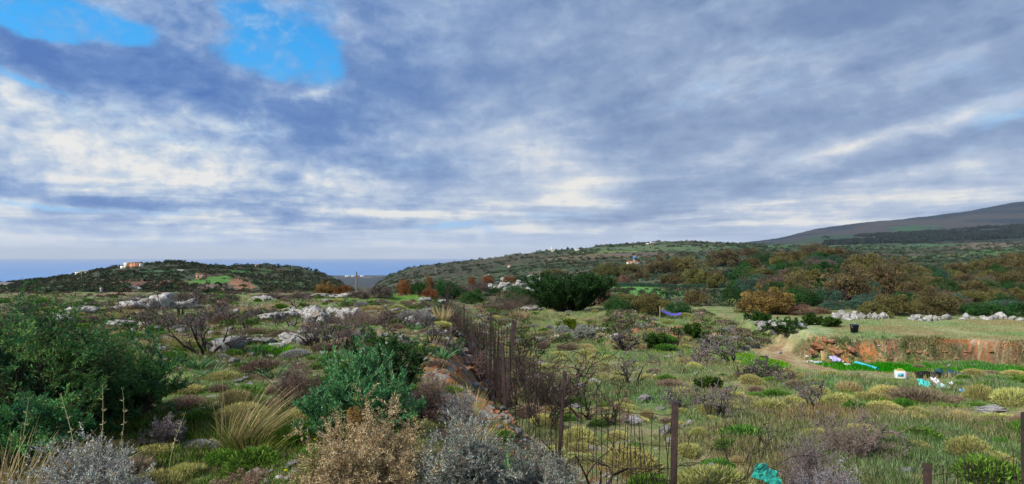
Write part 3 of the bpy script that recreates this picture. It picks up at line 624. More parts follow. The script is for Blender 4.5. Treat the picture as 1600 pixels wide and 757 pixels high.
#LIB_END
# ================================================================== foreground shrubs
def near_bush(name, label, px, py, wpx, hpx, spec, cat='bush', at=None, seedk=0):
    """spec: dict for bush_mesh in metres, from the width and height the bush shows in the photo"""
    x, y, z = hit(px, py) if at is None else (*at, float(H(np.array([at[0]]), np.array([at[1]]))[0]))
    rx = wpx / F * y / 2; h = hpx / F * y
    s_ = dict(spec); stemcol = s_.pop('stemcol', (.09, .065, .05)); lm = s_.pop('lm', None); ryf = s_.pop('ryf', .8)
    o = make_bush(name, bush_mesh(rx=rx, ry=max(rx * ryf, .2), h=h, **s_), stemcol, lm)
    o.location = (x, y, z - .02); return tag(o, label, cat)
DK = [(.034, .110, .062), (.050, .150, .082), (.024, .072, .040), (.085, .20, .095)]
SPINY = dict(levels=[(5, .16, .06, 9, .75, .46), (4, .22, .05, 7, .8, .45), (4, .22, .06, 0, 0, 0)], leafL=.040, leafW=.011, cols=DK, wts=(4, 4, 4, 2),
             tipcols=[(.10, .25, .10), (.20, .34, .12)], openness=.6, stem_r=.022, stemcol=(.10, .08, .06))
near_bush('spiny_bush', 'large dark green spiny bush filling the left edge below the sea', 48, 672, 285, 206, dict(SPINY, seed=1, nst=34, nleaf=46000, levels=[(5, .2, .05, 9, .85, .5), (4, .25, .05, 7, .85, .48), (4, .25, .06, 0, 0, 0)]))
near_bush('spiny_bush', 'lower dark green spiny bush spreading beside the big one towards the burnt shrub', 196, 652, 165, 122, dict(SPINY, seed=2, nst=24, nleaf=30000))
near_bush('spiny_bush', 'dark green spiny bush low at the left edge behind the golden grass', 20, 735, 190, 125, dict(SPINY, seed=3, nst=16, nleaf=22000))
near_bush('spiny_bush', 'dark rounded green bush behind the pale green sprays', 588, 632, 150, 118, dict(SPINY, seed=4, nst=20, nleaf=30000, leafL=.032, leafW=.011,
          cols=[(.020, .058, .024), (.030, .080, .032), (.045, .11, .04)], tipcols=[(.035, .10, .04)]))
SPRAY = dict(levels=[(5, .10, .12, 6, .5, .5), (4, .14, .12, 6, .5, .5), (4, .15, .12, 0, 0, 0)], leafL=.036, leafW=.010, cols=[(.095, .22, .11), (.13, .28, .14), (.06, .16, .08), (.20, .33, .17)],
             wts=(4, 4, 3, 2), openness=.42, stem_r=.012, stemcol=(.10, .10, .06), flat=.7)
near_bush('broom_shrub', 'blue green feathery shrub with upright sprays in front of the dark bush', 566, 690, 176, 150, dict(SPRAY, seed=5, nst=24, nleaf=30000))
near_bush('broom_shrub', 'small pale green feathery shrub left of the brown twiggy one', 500, 655, 50, 55, dict(SPRAY, seed=55, nst=9, nleaf=5000))
TANC = [(.50, .41, .27), (.42, .34, .21), (.60, .51, .36), (.30, .22, .14)]
TAN = dict(levels=[(5, .22, .04, 7, .8, .5), (4, .28, .03, 6, .9, .5), (4, .3, .03, 0, 0, 0)], leafL=.022, leafW=.0034, cols=TANC, wts=(4, 3, 2, 3), openness=.9, stem_r=.010,
           stemcol=(.16, .10, .07), lm=DRY, bend=.3)
near_bush('dry_shrub', 'large tan dried shrub with tangled curly twigs at the bottom edge', 578, 803, 225, 168, dict(TAN, seed=6, nst=36, nleaf=66000))
near_bush('dry_shrub', 'yellow green half dried shrub leaning out of the tan one', 520, 798, 130, 105, dict(TAN, seed=7, nst=16, nleaf=20000, cols=[(.26, .28, .12), (.34, .32, .16), (.18, .2, .08)], wts=(3, 3, 2)))
near_bush('dry_shrub', 'orange tinged dry shrub tip rising above the tan shrub', 556, 700, 60, 92, dict(TAN, seed=8, nst=7, nleaf=4500, cols=[(.46, .30, .15), (.50, .26, .10), (.36, .25, .14)], wts=(4, 1, 3)))
near_bush('dry_shrub', 'pale pinkish dry shrub cut by the bottom edge of the view', 372, 800, 105, 66, dict(TAN, seed=9, nst=12, nleaf=7000, cols=[(.42, .32, .24), (.34, .25, .19)], wts=(1, 1)))
SIL = dict(levels=[(5, .2, .06, 10, .8, .5), (4, .25, .07, 8, .8, .5), (3, .25, .08, 0, 0, 0)], leafL=.020, leafW=.0046, cols=[(.37, .42, .37), (.30, .34, .30), (.46, .51, .46), (.28, .22, .17)], wts=(4, 4, 2, 2),
           openness=.55, stem_r=.011, stemcol=(.20, .15, .12), lm=DRY)
near_bush('silver_shrub', 'broad silvery grey shrub beside the tan one with brown twigs below', 722, 808, 165, 150, dict(SIL, seed=10, nst=34, nleaf=60000))
near_bush('silver_shrub', 'silvery grey shrub low against the wire fence', 835, 815, 150, 118, dict(SIL, seed=11, nst=24, nleaf=30000))
near_bush('silver_shrub', 'rounded ash grey shrub on the bank right of the green bush', 716, 662, 52, 50, dict(SIL, seed=12, nst=14, nleaf=8000, cols=[(.30, .31, .31), (.24, .25, .25), (.37, .38, .39)], wts=(3, 3, 2)))
near_bush('silver_shrub', 'silvery white shrub between the golden grass and the yellow cushion', 150, 808, 170, 122, dict(SIL, seed=13, nst=32, nleaf=52000, cols=[(.42, .45, .42), (.34, .37, .34), (.52, .55, .53), (.24, .20, .16)]))
near_bush('silver_shrub', 'small lavender grey shrub below the spiny bush', 272, 698, 78, 52, dict(SIL, seed=14, nst=12, nleaf=6500, cols=[(.24, .23, .25), (.18, .16, .17), (.30, .29, .31)], wts=(3, 3, 2)))
TWIGGY = dict(levels=[(5, .16, .04, 9, .7, .55), (4, .22, .04, 7, .8, .5), (4, .25, .03, 0, 0, 0)], leafL=.026, leafW=.004, cols=[(.24, .18, .15), (.16, .12, .10), (.31, .24, .20)], wts=(3, 3, 2), openness=.8,
              stem_r=.009, stemcol=(.20, .15, .125), lm=DRY)
near_bush('twiggy_shrub', 'brown grey leafless shrub on the bank beside the green bush', 664, 660, 70, 78, dict(TWIGGY, seed=15, nst=18, nleaf=9000))
near_bush('twiggy_shrub', 'brown leafless shrub behind black burnt stems', 466, 640, 74, 84, dict(TWIGGY, seed=16, nst=18, nleaf=8000))
near_bush('twiggy_shrub', 'pale brown leafless shrub among the rocks left of the fence', 575, 508, 90, 26, dict(TWIGGY, seed=17, nst=22, nleaf=8000))
near_bush('twiggy_shrub', 'dull purple leafless shrub tangled round the fence foot', 850, 640, 80, 78, dict(TWIGGY, seed=18, nst=22, nleaf=9000, cols=[(.09, .065, .06), (.06, .045, .04), (.15, .11, .10)], stemcol=(.05, .04, .035)))
near_bush('twiggy_shrub', 'greyish violet leafless shrub beside the green sheet', 1262, 775, 100, 96, dict(TWIGGY, seed=19, nst=26, nleaf=14000, cols=[(.26, .22, .23), (.19, .16, .16), (.33, .29, .29)], stemcol=(.18, .15, .14)))
near_bush('silver_shrub', 'pale violet grey shrub right of the green sheet', 1292, 798, 96, 76, dict(SIL, seed=20, nst=18, nleaf=12000, cols=[(.34, .35, .40), (.26, .27, .31), (.42, .43, .48)], wts=(3, 3, 2)))
near_bush('twiggy_shrub', 'grey leafless shrub at the right of the field below the burnt bush', 1330, 720, 110, 60, dict(TWIGGY, seed=21, nst=20, nleaf=9000, cols=[(.27, .23, .20), (.20, .17, .15)], wts=(1, 1)))
near_bush('twiggy_shrub', 'dark twiggy shrub behind the fence in the middle distance', 800, 486, 78, 32, dict(TWIGGY, seed=22, nst=28, nleaf=14000, leafL=.07, leafW=.012, cols=[(.15, .12, .11), (.10, .08, .075)], wts=(1, 1)))
near_bush('leafy_shrub', 'bright olive green shrub in front of the great dark bush', 887, 520, 40, 22, dict(SPRAY, seed=23, nst=16, nleaf=6000, leafL=.09, leafW=.03, cols=[(.12, .18, .03), (.16, .22, .04), (.08, .12, .02)], wts=(3, 3, 2)))
near_bush('silver_shrub', 'light grey rounded shrub left of the second grey one across the fence', 878, 528, 32, 20, dict(SIL, seed=24, nst=14, nleaf=6000, leafL=.07, leafW=.02))
near_bush('silver_shrub', 'light grey rounded shrub in the field below the dark bush', 915, 530, 40, 24, dict(SIL, seed=25, nst=16, nleaf=8000, leafL=.07, leafW=.02))
for k_, (px, py, wp, hp, lb) in enumerate([(1083, 531, 26, 26, 'dark green dense bush on the earth bank left of the standing tyre'), (1045, 492, 0, 0, ''), (1025, 541, 34, 20, 'dark green shrub in front of the earth bank'),
        (1188, 502, 40, 14, 'dark green shrub below the golden oak'), (1225, 520, 52, 24, 'black green shrub left of the pale slab'), (1268, 508, 32, 18, 'dark green bush left of the track end'), (1297, 511, 30, 15, 'dark green bush nearest the heap of boulders'),
        (1015, 641, 0, 0, ''), (1108, 610, 36, 18, 'deep green bush near the leaning burnt tree'), (1120, 658, 0, 0, '')]):
    if wp: near_bush('evergreen_shrub', lb, px, py, wp, hp, dict(SPINY, seed=30 + k_, nst=14, nleaf=7000, leafL=.10, leafW=.04, cols=[(.02, .045, .015), (.035, .075, .02), (.05, .10, .03)], wts=(3, 3, 1), tipcols=[(.06, .11, .03)]))
# ------------------------------------------------------------------ grass clumps, strap-leaved plants and stalks
def clump(seed, n, h, spread, wid, lean=(0, 0), segs=4, droop=.5, cols=((.42, .32, .15),), wts=(1,), base=(.07, .09, .03), r0=.08):
    rng = RS(seed); a = rng.uniform(0, 6.283, n); q = np.sqrt(rng.uniform(0, 1, n))
    P = np.stack([np.cos(a) * q * r0, np.sin(a) * q * r0, np.zeros(n) - .02], 1)
    D = unit(np.stack([np.cos(a) * q * spread + lean[0], np.sin(a) * q * spread + lean[1], np.ones(n)], 1) + rng.normal(size=(n, 3)) * .06)
    L = h * rng.uniform(.45, 1.15, n); side = perp(D, rng); pts = []; cp = P; cd = D
    for k_ in range(segs + 1):
        wv = wid * (1 - (k_ / segs) ** 1.6) + wid * .08
        pts += [cp - side * wv * .5, cp + side * wv * .5]
        cd = unit(cd + np.array([lean[0] * .15, lean[1] * .15, -droop * .22 * (k_ + 1) / segs]) * rng.uniform(.3, 1.4, (n, 1)) + unit(D * [1, 1, 0]) * droop * .12); cp = cp + cd * (L / segs)[:, None]
    V = np.stack(pts, 1).reshape(-1, 3); m_ = 2 * (segs + 1); T = []
    for k_ in range(segs):
        o_ = 2 * k_; T += [[o_, o_ + 1, o_ + 3], [o_, o_ + 3, o_ + 2]]
    T = (np.array(T)[None] + (np.arange(n) * m_)[:, None, None]).reshape(-1, 3)
    c = mixtone(n, list(cols), wts, rng, .2, m_).reshape(n, m_, 3); f = np.repeat(np.linspace(0, 1, segs + 1), 2)[None, :, None]
    c = c * np.clip(f * 1.8, 0, 1) + np.array(base) * (1 - np.clip(f * 1.8, 0, 1))
    return V, T, c.reshape(-1, 3)
GOLD = ((.46, .37, .22), (.38, .30, .17), (.56, .48, .32), (.22, .22, .10)); GW = (4, 4, 2, 2)
def put_clump(name, label, px, py, cat, at=None, group=None, **k_):
    V, T, c = clump(**k_); o = mk(name, V, T, DRY, col=c); place(o, px, py, at=at); return tag(o, label, cat, group)
put_clump('grass_clump', 'tall golden grass clump leaning right beside the black stones', 372, 700, 'grass clump', seed=1, n=260, h=.80, spread=.42, wid=.006, lean=(.34, 0), cols=GOLD, wts=GW, r0=.14, droop=.55)
put_clump('grass_clump', 'green footed part of the golden grass clump with low blades', 395, 706, 'grass clump', seed=2, n=300, h=.42, spread=.9, wid=.007, lean=(.1, 0), cols=((.20, .22, .08), (.30, .26, .11), (.08, .14, .03)), wts=(3, 2, 3), r0=.18)
put_clump('grass_clump', 'golden grass clump in the bottom left corner', 48, 800, 'grass clump', seed=3, n=330, h=.62, spread=.55, wid=.008, lean=(.28, 0), cols=GOLD, wts=GW, r0=.20)
put_clump('grass_clump', 'golden grass at the left edge of the view', -5, 805, 'grass clump', seed=4, n=260, h=.55, spread=.5, wid=.008, lean=(.1, 0), cols=GOLD, wts=GW, r0=.16)
put_clump('grass_clump', 'yellow tuft of dry grass on the bank beside the rusty posts', 742, 700, 'grass clump', seed=5, n=130, h=.30, spread=.7, wid=.007, cols=GOLD, wts=GW, r0=.08)
put_clump('grass_clump', 'dry golden tuft under the pair of leaning posts', 735, 655, 'grass clump', seed=6, n=120, h=.4, spread=.3, wid=.006, cols=GOLD, wts=GW, r0=.07)
put_clump('grass_clump', 'bright dry tuft beside the far end of the fence', 692, 505, 'grass clump', seed=7, n=160, h=.6, spread=.35, wid=.02, cols=GOLD, wts=GW, r0=.14)
put_clump('grass_clump', 'yellowish dry tuft beyond the wire mesh', 812, 500, 'grass clump', seed=8, n=200, h=.9, spread=.6, wid=.035, cols=GOLD, wts=GW, r0=.5)
put_clump('grass_clump', 'green grass growing through the tan shrub at the bottom', 640, 806, 'grass clump', seed=9, n=220, h=.30, spread=.8, wid=.007, cols=((.20, .30, .08), (.12, .22, .05), (.34, .34, .14)), wts=(3, 3, 2), r0=.22)
STRAP = ((.10, .22, .11), (.14, .28, .15), (.07, .16, .07))
put_clump('strap_leaved_plant', 'blue green strap leaved plant under the burnt shrub', 310, 575, 'plant', seed=20, n=140, h=.42, spread=.9, wid=0.011, cols=STRAP, wts=(3, 3, 2), r0=.07, droop=.9, base=(.10, .16, .07))
put_clump('strap_leaved_plant', 'pale green strap leaved plant on the rocks right of the burnt shrub', 403, 556, 'plant', seed=21, n=160, h=.40, spread=.9, wid=0.012, cols=STRAP, wts=(3, 3, 2), r0=.12, droop=.9, base=(.10, .16, .07))
put_clump('strap_leaved_plant', 'vivid green strap leaved plant in front of the pale rocks', 441, 556, 'plant', seed=22, n=160, h=.42, spread=.7, wid=0.013, cols=((.12, .34, .03), (.16, .42, .05)), wts=(1, 1), r0=.08, droop=.9, base=(.10, .22, .04))
put_clump('strap_leaved_plant', 'vivid green tuft behind the rusty wire at the bottom right', 1466, 745, 'plant', seed=23, n=160, h=.14, spread=1.0, wid=0.009, cols=((.10, .36, .03), (.14, .42, .05)), wts=(1, 1), r0=.05, droop=.9, base=(.08, .2, .03), at=(4.35, 6.4))
put_clump('strap_leaved_plant', 'green strap leaved plant growing at the foot of the silver shrub', 795, 740, 'plant', seed=24, n=80, h=.24, spread=.6, wid=0.008, cols=STRAP, wts=(3, 3, 2), r0=.05, droop=.6)
for k_, (px, py) in enumerate([(700, 540), (712, 552), (690, 560), (648, 455 + 60), (330, 590), (430, 590)]):
    put_clump('strap_leaved_plant', 'small blue green strap leaved plant on the bank left of the fence', px, py, 'plant', group='strap leaved plants on the bank', seed=40 + k_, n=72, h=.34, spread=.8, wid=0.015, cols=STRAP, wts=(3, 3, 2), r0=.08, droop=.9)
def stalk(label, p0, p1, Y, r=.004, col=(.42, .40, .25), bow=.03):
    a = np.array([(p0[0] - CX) / F * Y, Y, -(p0[1] - HY) / F * Y]); b = np.array([(p1[0] - CX) / F * Y, Y + .05, -(p1[1] - HY) / F * Y])
    g0 = float(H(a[0:1], a[1:2])[0]); a[2] = min(a[2], g0 - .02); n = 9; t_ = np.linspace(0, 1, n)[:, None]
    P = a + (b - a) * t_ + np.array([1, 0, 0]) * bow * np.sin(t_ * 3.1); R = r * (1 - .6 * t_[:, 0])
    V, T = tubes(P[:-1], P[1:], R[:-1], R[1:], 5); base = a.copy()
    o = mk('dry_stalk', V - base, T, DRY, col=np.tile(col, (len(V), 1)), loc=tuple(base)); rng = RS(3)
    LV, LT = blades(P[rng.randint(4, n, 26)] - base, unit(rng.normal(size=(26, 3)) * .35 + (b - a)), np.full(26, .035), np.full(26, .006), rng)
    mk('bristles', LV, LT, DRY, o, col=np.tile((.46, .42, .26), (len(LV), 1))); return tag(o, label, 'stalk')
stalk('tall pale stalk leaning right at the left edge', (5, 790), (36, 628), 4.6)
stalk('pale stalk leaning left above the silvery shrub', (122, 760), (88, 622), 4.6)
stalk('upright pale stalk rising from the silvery shrub', (147, 760), (153, 608), 4.7)
stalk('thin stalk with a bent tip beside the upright one', (168, 740), (185, 612), 4.9, .003, bow=.06)
stalk('short stalk tipped left of the yellow cushion', (262, 745), (283, 652), 4.8, .003, bow=-.03)
# small yellow flowers
for k_, (px, py, lb) in enumerate([(285, 652, 'small yellow flower above the lavender grey shrub'), (446, 738, 'small yellow flower on the ground between the pale stones'), (492, 690, 'small yellow flower in the half dried shrub'), (1484, 655, 'small yellow flower in the far right grass'), (1400, 742, 'small yellow flower at the bottom right')]):
    x, y, z = hit(px, py + 5); r = empty('yellow_flower', (x, y, z)); hh = 7 / F * y; s_ = 3.6 / F * y; rng = RS(k_)
    V, T = tubes(np.array([[0, 0, 0.]]), np.array([[0, 0, hh]]), np.array([.003]), np.array([.002])); mk('stem', V, T, LEAF, r, col=np.tile((.10, .2, .05), (len(V), 1)))
    a = np.linspace(0, 6.283, 10, endpoint=False); V, T = blades(np.tile([0, 0, hh], (10, 1)), unit(np.stack([np.cos(a), np.sin(a), np.full(10, .5)], 1)), np.full(10, s_), np.full(10, s_ * .6), rng)
    mk('petals', V, T, LEAF, r, col=np.tile((.75, .60, .02), (len(V), 1))); tag(r, lb, 'flower')
# ------------------------------------------------------------------ burnt and leafless shrubs
def dead(label, px, py, hpx, name='burnt_shrub', group=None, at=None, **k_):
    x, y, z = hit(px, py) if at is None else (*at, float(H(np.array([at[0]]), np.array([at[1]]))[0]))
    h = hpx / F * y; k_.setdefault('thin', max(1.0, y / 4.5)); k_.setdefault('r', .036 * (h ** .6) * max(1, y / 20))
    V, T, c = dead_shrub(h=h, **k_); o = mk(name, V, T, TWIG, col=c); o.location = (x, y, z); return tag(o, label, 'shrub', group)
dead('large black burnt shrub standing among the rocks on the left', 322, 552, 100, seed=1, nst=5, spread=.62, ch=(4, 4, 3), r=.034, tipcol=(.10, .085, .08))
dead('black burnt stems in front of the brown leafless shrub', 458, 640, 92, seed=2, nst=5, spread=.5, ch=(3, 3, 2), r=.016, wander=.4)
dead('black burnt shrub with crooked boughs just behind the near fence post', 938, 800, 150, seed=3, nst=5, spread=.75, ch=(3, 3, 3), wander=.34, r=.026)
dead('charred bush caught in the wire between two posts', 850, 668, 110, seed=4, nst=7, spread=.65, ch=(4, 4, 3), r=.015)
dead('charred stems low by the leaning posts', 815, 600, 80, seed=5, nst=7, spread=.6, ch=(4, 3, 3), r=.014)
dead('small black burnt shrub beyond the wire right of the pale stones', 962, 640, 60, seed=6, nst=3, spread=.5, ch=(3, 3), r=.012)
dead('leafless burnt tree with grey twigs beside the green strip', 1142, 570, 52, seed=7, nst=3, spread=.35, ch=(5, 5, 5), tipcol=(.15, .13, .13), wander=.2)
dead('burnt tree leaning right in the middle of the field', 1118, 656, 62, seed=8, nst=4, spread=.5, ch=(4, 5, 4), lean=(.55, 0), tipcol=(.14, .12, .12))
dead('small forked burnt tree right of the leaning one', 1272, 640, 48, seed=9, nst=3, spread=.5, ch=(4, 5, 4), tipcol=(.13, .11, .11))
dead('wide black burnt bush low on the slope at the right', 1345, 712, 72, seed=10, nst=5, spread=1.5, ch=(5, 5, 4), tipcol=(.16, .13, .12), wander=.3)
dead('black stub of a burnt shrub behind the violet twigs', 1205, 722, 60, seed=11, nst=3, spread=.3, ch=(2, 2), r=.016)
dead('thin leafless sapling in the middle of the field', 985, 605, 58, seed=12, nst=3, spread=.4, ch=(4, 4, 3), tipcol=(.16, .14, .13))
dead('short burnt shrub with curled tips right of the fence', 905, 592, 48, seed=13, nst=3, spread=.7, ch=(3, 3), wander=.4)
dead('dark twiggy burnt bush right of the vivid green strip', 1188, 590, 26, seed=14, nst=8, spread=1.4, ch=(5, 5, 4), tipcol=(.10, .085, .085))
dead('grey twiggy burnt bush left of the leafless tree', 1090, 570, 30, seed=15, nst=6, spread=1.0, ch=(4, 4, 3), tipcol=(.20, .17, .17))
dead('dark burnt bush across the fence near the orange patch', 975, 548, 40, seed=16, nst=6, spread=.9, ch=(4, 4, 3), tipcol=(.10, .085, .085))
dead('twiggy burnt bush left of the small forked tree', 1225, 600, 24, seed=17, nst=6, spread=1.1, ch=(4, 3, 3), tipcol=(.14, .11, .10))
dead('small burnt shrub in front of the leaning burnt tree', 1060, 640, 36, seed=18, nst=4, spread=.7, ch=(4, 4, 4), tipcol=(.14, .12, .12))
rng = RS(5)
zone = [(560 + i * 0, 0) for i in range(0)]
for k_ in range(46):   # plateau left of the fence
    px = rng.uniform(180, 715); py = rng.uniform(470, 560) if px > 380 else rng.uniform(470, 520); zn = 'left of the large burnt shrub' if px < 322 else 'between burnt shrub and grey outcrop' if px < 480 else 'between grey outcrop and fence'; dead('small blackened shrub skeleton ' + zn, px, py, rng.uniform(14, 32) * (py - 400) / 90, group='burnt skeletons ' + zn, seed=200 + k_, nst=rng.randint(2, 5), spread=rng.uniform(.2, .9), ch=(3, 3, 3), tipcol=(.12, .10, .095), thin=2.4)
for k_ in range(26):   # along the fence
    Y = rng.uniform(11, 34); x = float(np.interp(Y, [p[0] for p in FENCE_L], [p[1] for p in FENCE_L])) + rng.uniform(-.2, 2.5)
    dead('thin dark leafless shrub ' + ('close to the nearer run of the fence' if Y < 18 else 'close to the far run of the fence'), 0, 0, rng.uniform(50, 95) * 10 / Y, at=(x, Y), group='dark shrubs along the ' + ('nearer' if Y < 18 else 'far') + ' run of the fence', seed=300 + k_, nst=rng.randint(3, 6), spread=rng.uniform(.4, .9), ch=(4, 3, 3), tipcol=(.13, .09, .08), thin=2.0)
# ------------------------------------------------------------------ rocks
B_ = [
 (200,484,50,15,'pale boulder at the left end of the row on the plateau'),(226,482,30,16,'rough grey boulder second in the row on the plateau'),(246,481,44,22,'tallest pale boulder in the row on the plateau'),(270,483,34,14,'low boulder right of the tallest one'),(291,482,32,13,'rounded boulder at the right end of the row'),
 (414,472,36,9,'pale flat boulder alone on the skyline of the plateau'),(500,466,30,7,'pale flat boulder left of the green strip'),(524,466,28,8,'pale flat boulder between two others on the skyline'),(545,465,34,8,'pale flat boulder at the edge of the vivid grass'),
 (424,500,38,13,'left boulder of the grey outcrop'),(446,499,34,12,'low boulder in the grey outcrop'),(464,494,34,13,'upright boulder in the middle of the grey outcrop'),(487,505,44,24,'largest rough boulder of the grey outcrop'),(476,497,26,12,'small boulder tucked behind the largest one'),(522,494,28,14,'rounded boulder between the outcrop and the pale shrub'),(545,499,32,17,'boulder with a pale twig bush beside it'),
 (352,552,52,25,'sloping pale slab right of the burnt shrub'),(374,541,38,11,'flat pale slab behind the burnt shrub'),(404,538,40,9,'thin flat slab in the pale row'),(430,546,30,12,'angular stone left of the vivid strap leaves'),(456,536,38,16,'broad pale slab right of the vivid strap leaves'),(478,540,30,16,'brownish pale rock at the end of the row'),
 (86,508,40,15,'pale rock showing through the spiny bush'),(122,490,36,13,'grey rock above the spiny bush'),(183,512,38,13,'pale rock between the spiny bushes'),(60,545,30,12,'rock half hidden at the left in the spiny bush'),(242,520,14,10,'small white stone above the spiny bush'),
 (665,500,34,13,'rounded grey rock near the far fence'),(640,503,26,10,'low grey rock left of the rounded one'),
 (392,705,15,15,'small pale upright stone under the golden grass'),(457,730,24,12,'bluish flat stone near the half dried shrub'),(398,744,28,11,'flat bluish stone at the bottom'),(444,715,8,5,'tiny pale stone left of the bluish flat one'),(372,598,20,6,'flat pale stone in the clearing'),(388,604,16,6,'flat whitish stone beside another in the clearing'),(422,740,9,6,'tiny stone between the two bluish stones'),
 (931,604,24,16,'rounded pale boulder beyond the wire'),(905,612,20,14,'small white rock beyond the wire'),(1009,630,28,16,'smooth brownish boulder in the grass'),(993,665,36,16,'pale bluish boulder seen through the wire'),(1043,682,26,20,'pale lichened boulder left of the near post'),(900,640,22,10,'flat stone seen between fence bars'),(1078,664,12,8,'pinkish small stone right of the near post'),(850,574,34,9,'flat pale slab behind the leaning posts'),(845,600,40,20,'grey rock slab seen through the charred bush'),(868,618,30,16,'grey broken rock behind the second post'),(926,705,14,10,'pale stone among the red fragments'),(1046,560,14,7,'small grey stone in mid field'),
 (1560,645,52,9,'long flat pale slab in the right of the field'),(1418,750,30,20,'pale rock left of the short post'),(1405,741,22,12,'brown lichened rock left of the short post'),(1500,765,46,16,'flat grey rock behind the bottom fence'),(1549,734,14,7,'small round white stone behind the bottom fence'),(1582,716,14,9,'white stone close to the right post'),(1526,701,12,6,'small pale stone on the slope at right'),(1380,742,24,12,'flat grey rock near the bottom of the field'),
 (1233,518,58,17,'long pale sloping slab by the track bend'),(1200,515,26,16,'heap like pale rock left of the black green shrub'),(1213,522,20,9,'small rock below the heap like one'),(1190,508,18,10,'grey rock under the golden oak'),(1105,525,16,9,'pale rock on the earth bank'),(1033,520,20,10,'whitish rock below the purple hammock'),(830,486,34,9,'pale flat rock left of the great dark bush'),(960,530,18,10,'orange stained rock on the bank')]
for px, py, wp, hp, lb in B_: rock(px, py, wp * (1.12 if px < 560 and py < 560 else 1), hp * (1.3 if px < 560 and py < 560 else 1), lb, name='rock' if wp < 30 else 'boulder', cat='rock' if wp < 30 else 'boulder')
rng = RS(9)
for px in np.arange(1308, 1388, 6.0):
    for k_ in range(2): rock(px + rng.uniform(-3, 3), 500 - k_ * 5 + rng.uniform(-2, 2), rng.uniform(7, 15), rng.uniform(6, 14), 'pale boulder in the heap behind the bucket', 'boulder heap behind the bucket', 'boulder', cat='boulder')
for px in np.arange(1424, 1612, 8.0):
    if rng.rand() < .25: continue
    rock(px + rng.uniform(-4, 4), 501 + rng.uniform(-3, 2), rng.uniform(6, 17), rng.uniform(5, 13), 'weathered boulder in the low line behind the grassy terrace', 'boulder line behind the terrace', 'boulder', cat='boulder')
    if rng.rand() < .5: rock(px, 499 + rng.uniform(-2, 2), rng.uniform(8, 14), rng.uniform(4, 8), 'weathered boulder in the low line behind the grassy terrace', 'boulder line behind the terrace', 'boulder', cat='boulder')
for k_ in range(34): rock(rng.uniform(762, 842), rng.uniform(433, 456), rng.uniform(5, 13), rng.uniform(4, 8), 'grey boulder in the stone field left of the great dark bush', 'stone field beyond the fence', 'boulder', cat='boulder', ymin=55)
for k_ in range(60): rock(rng.uniform(180, 700), rng.uniform(470, 600), rng.uniform(8, 22), rng.uniform(4, 9), 'pale stone lying on the rocky plateau left of the fence', 'stones on the rocky plateau')
for k_ in range(40):
    px = rng.uniform(860, 1590); py = rng.uniform(540, 740); rock(px, py, rng.uniform(6, 16) * (py - 400) / 220, rng.uniform(4, 9) * (py - 400) / 220, 'small pale stone lying in the grass of the field', 'stones in the field')
rubble_y = []
for k_ in range(30):   # stones on the bank below the fence
    t_ = rng.uniform(0, 1); px = 705 + 100 * t_ + rng.uniform(-16, 16); py = 520 + 170 * t_ + rng.uniform(-8, 8); rock(px, py, rng.uniform(8, 20), rng.uniform(6, 13), 'brownish stone lodged in the red bank along the fence', 'stones in the red bank')
cm_, G, bs = new_mat('red_earth_clod', .95, .1); to = G.n('ShaderNodeTexCoord'); G.link(G.ramp(G.noise(to.outputs['Object'], 2.5, 7, .7), [(.3, (.09, .055, .04)), (.5, (.25, .115, .062)), (.68, (.40, .28, .19))]), bs.inputs['Base Color'])
CLOD = [mk('clod', *rock_mesh(330 + i, 3, .55, .9), cm_, link=False) for i in range(5)]
rng = RS(12)
def clod(px, py, wpx, hpx, label, group=None):
    x, y, z = hit(px, py); W = wpx / F * y; Hh = hpx / F * y; o = bpy.data.objects.new('earth_clod', CLOD[rng.randint(5)]); COL.objects.link(o); o.scale = (W * .55, W * .45, Hh * .62); o.rotation_euler = (rng.uniform(-.3, .3), rng.uniform(-.3, .3), rng.uniform(0, 6)); o.location = (x, y + W * .1, z + Hh * .15); return tag(o, label, 'clod', group)
for px, py, wp, hp, lb in [(1285, 548, 38, 13, 'large reddish boulder of earth at the left end of the cut bank'), (1308, 552, 26, 12, 'red earth block second from the left of the cut bank'), (1330, 550, 24, 9, 'brownish red block under the bucket'), (1272, 552, 18, 12, 'small red block at the very left of the cut bank'), (1300, 536, 22, 7, 'pale topped red rock at the bank top left of the bucket')]: clod(px, py, wp, hp, lb)
for k_ in range(30): clod(rng.uniform(1345, 1610), rng.uniform(548, 576), rng.uniform(4, 12), rng.uniform(3, 6), 'reddish lump of earth and rock in the face of the cut bank', 'lumps in the cut bank')
for k_ in range(16): clod(rng.uniform(985, 1085), rng.uniform(508, 532), rng.uniform(8, 22), rng.uniform(5, 10), 'orange brown lump on the low earth bank in mid field', 'lumps on the low earth bank')
for k_ in range(48):
    t_ = rng.uniform(0, 1); clod(712 + 85 * t_ + rng.uniform(-10, 12), 530 + 150 * t_ + rng.uniform(-6, 6), rng.uniform(8, 22), rng.uniform(6, 14), 'red earth clod on the bank at the foot of the fence', 'red clods at the fence foot')
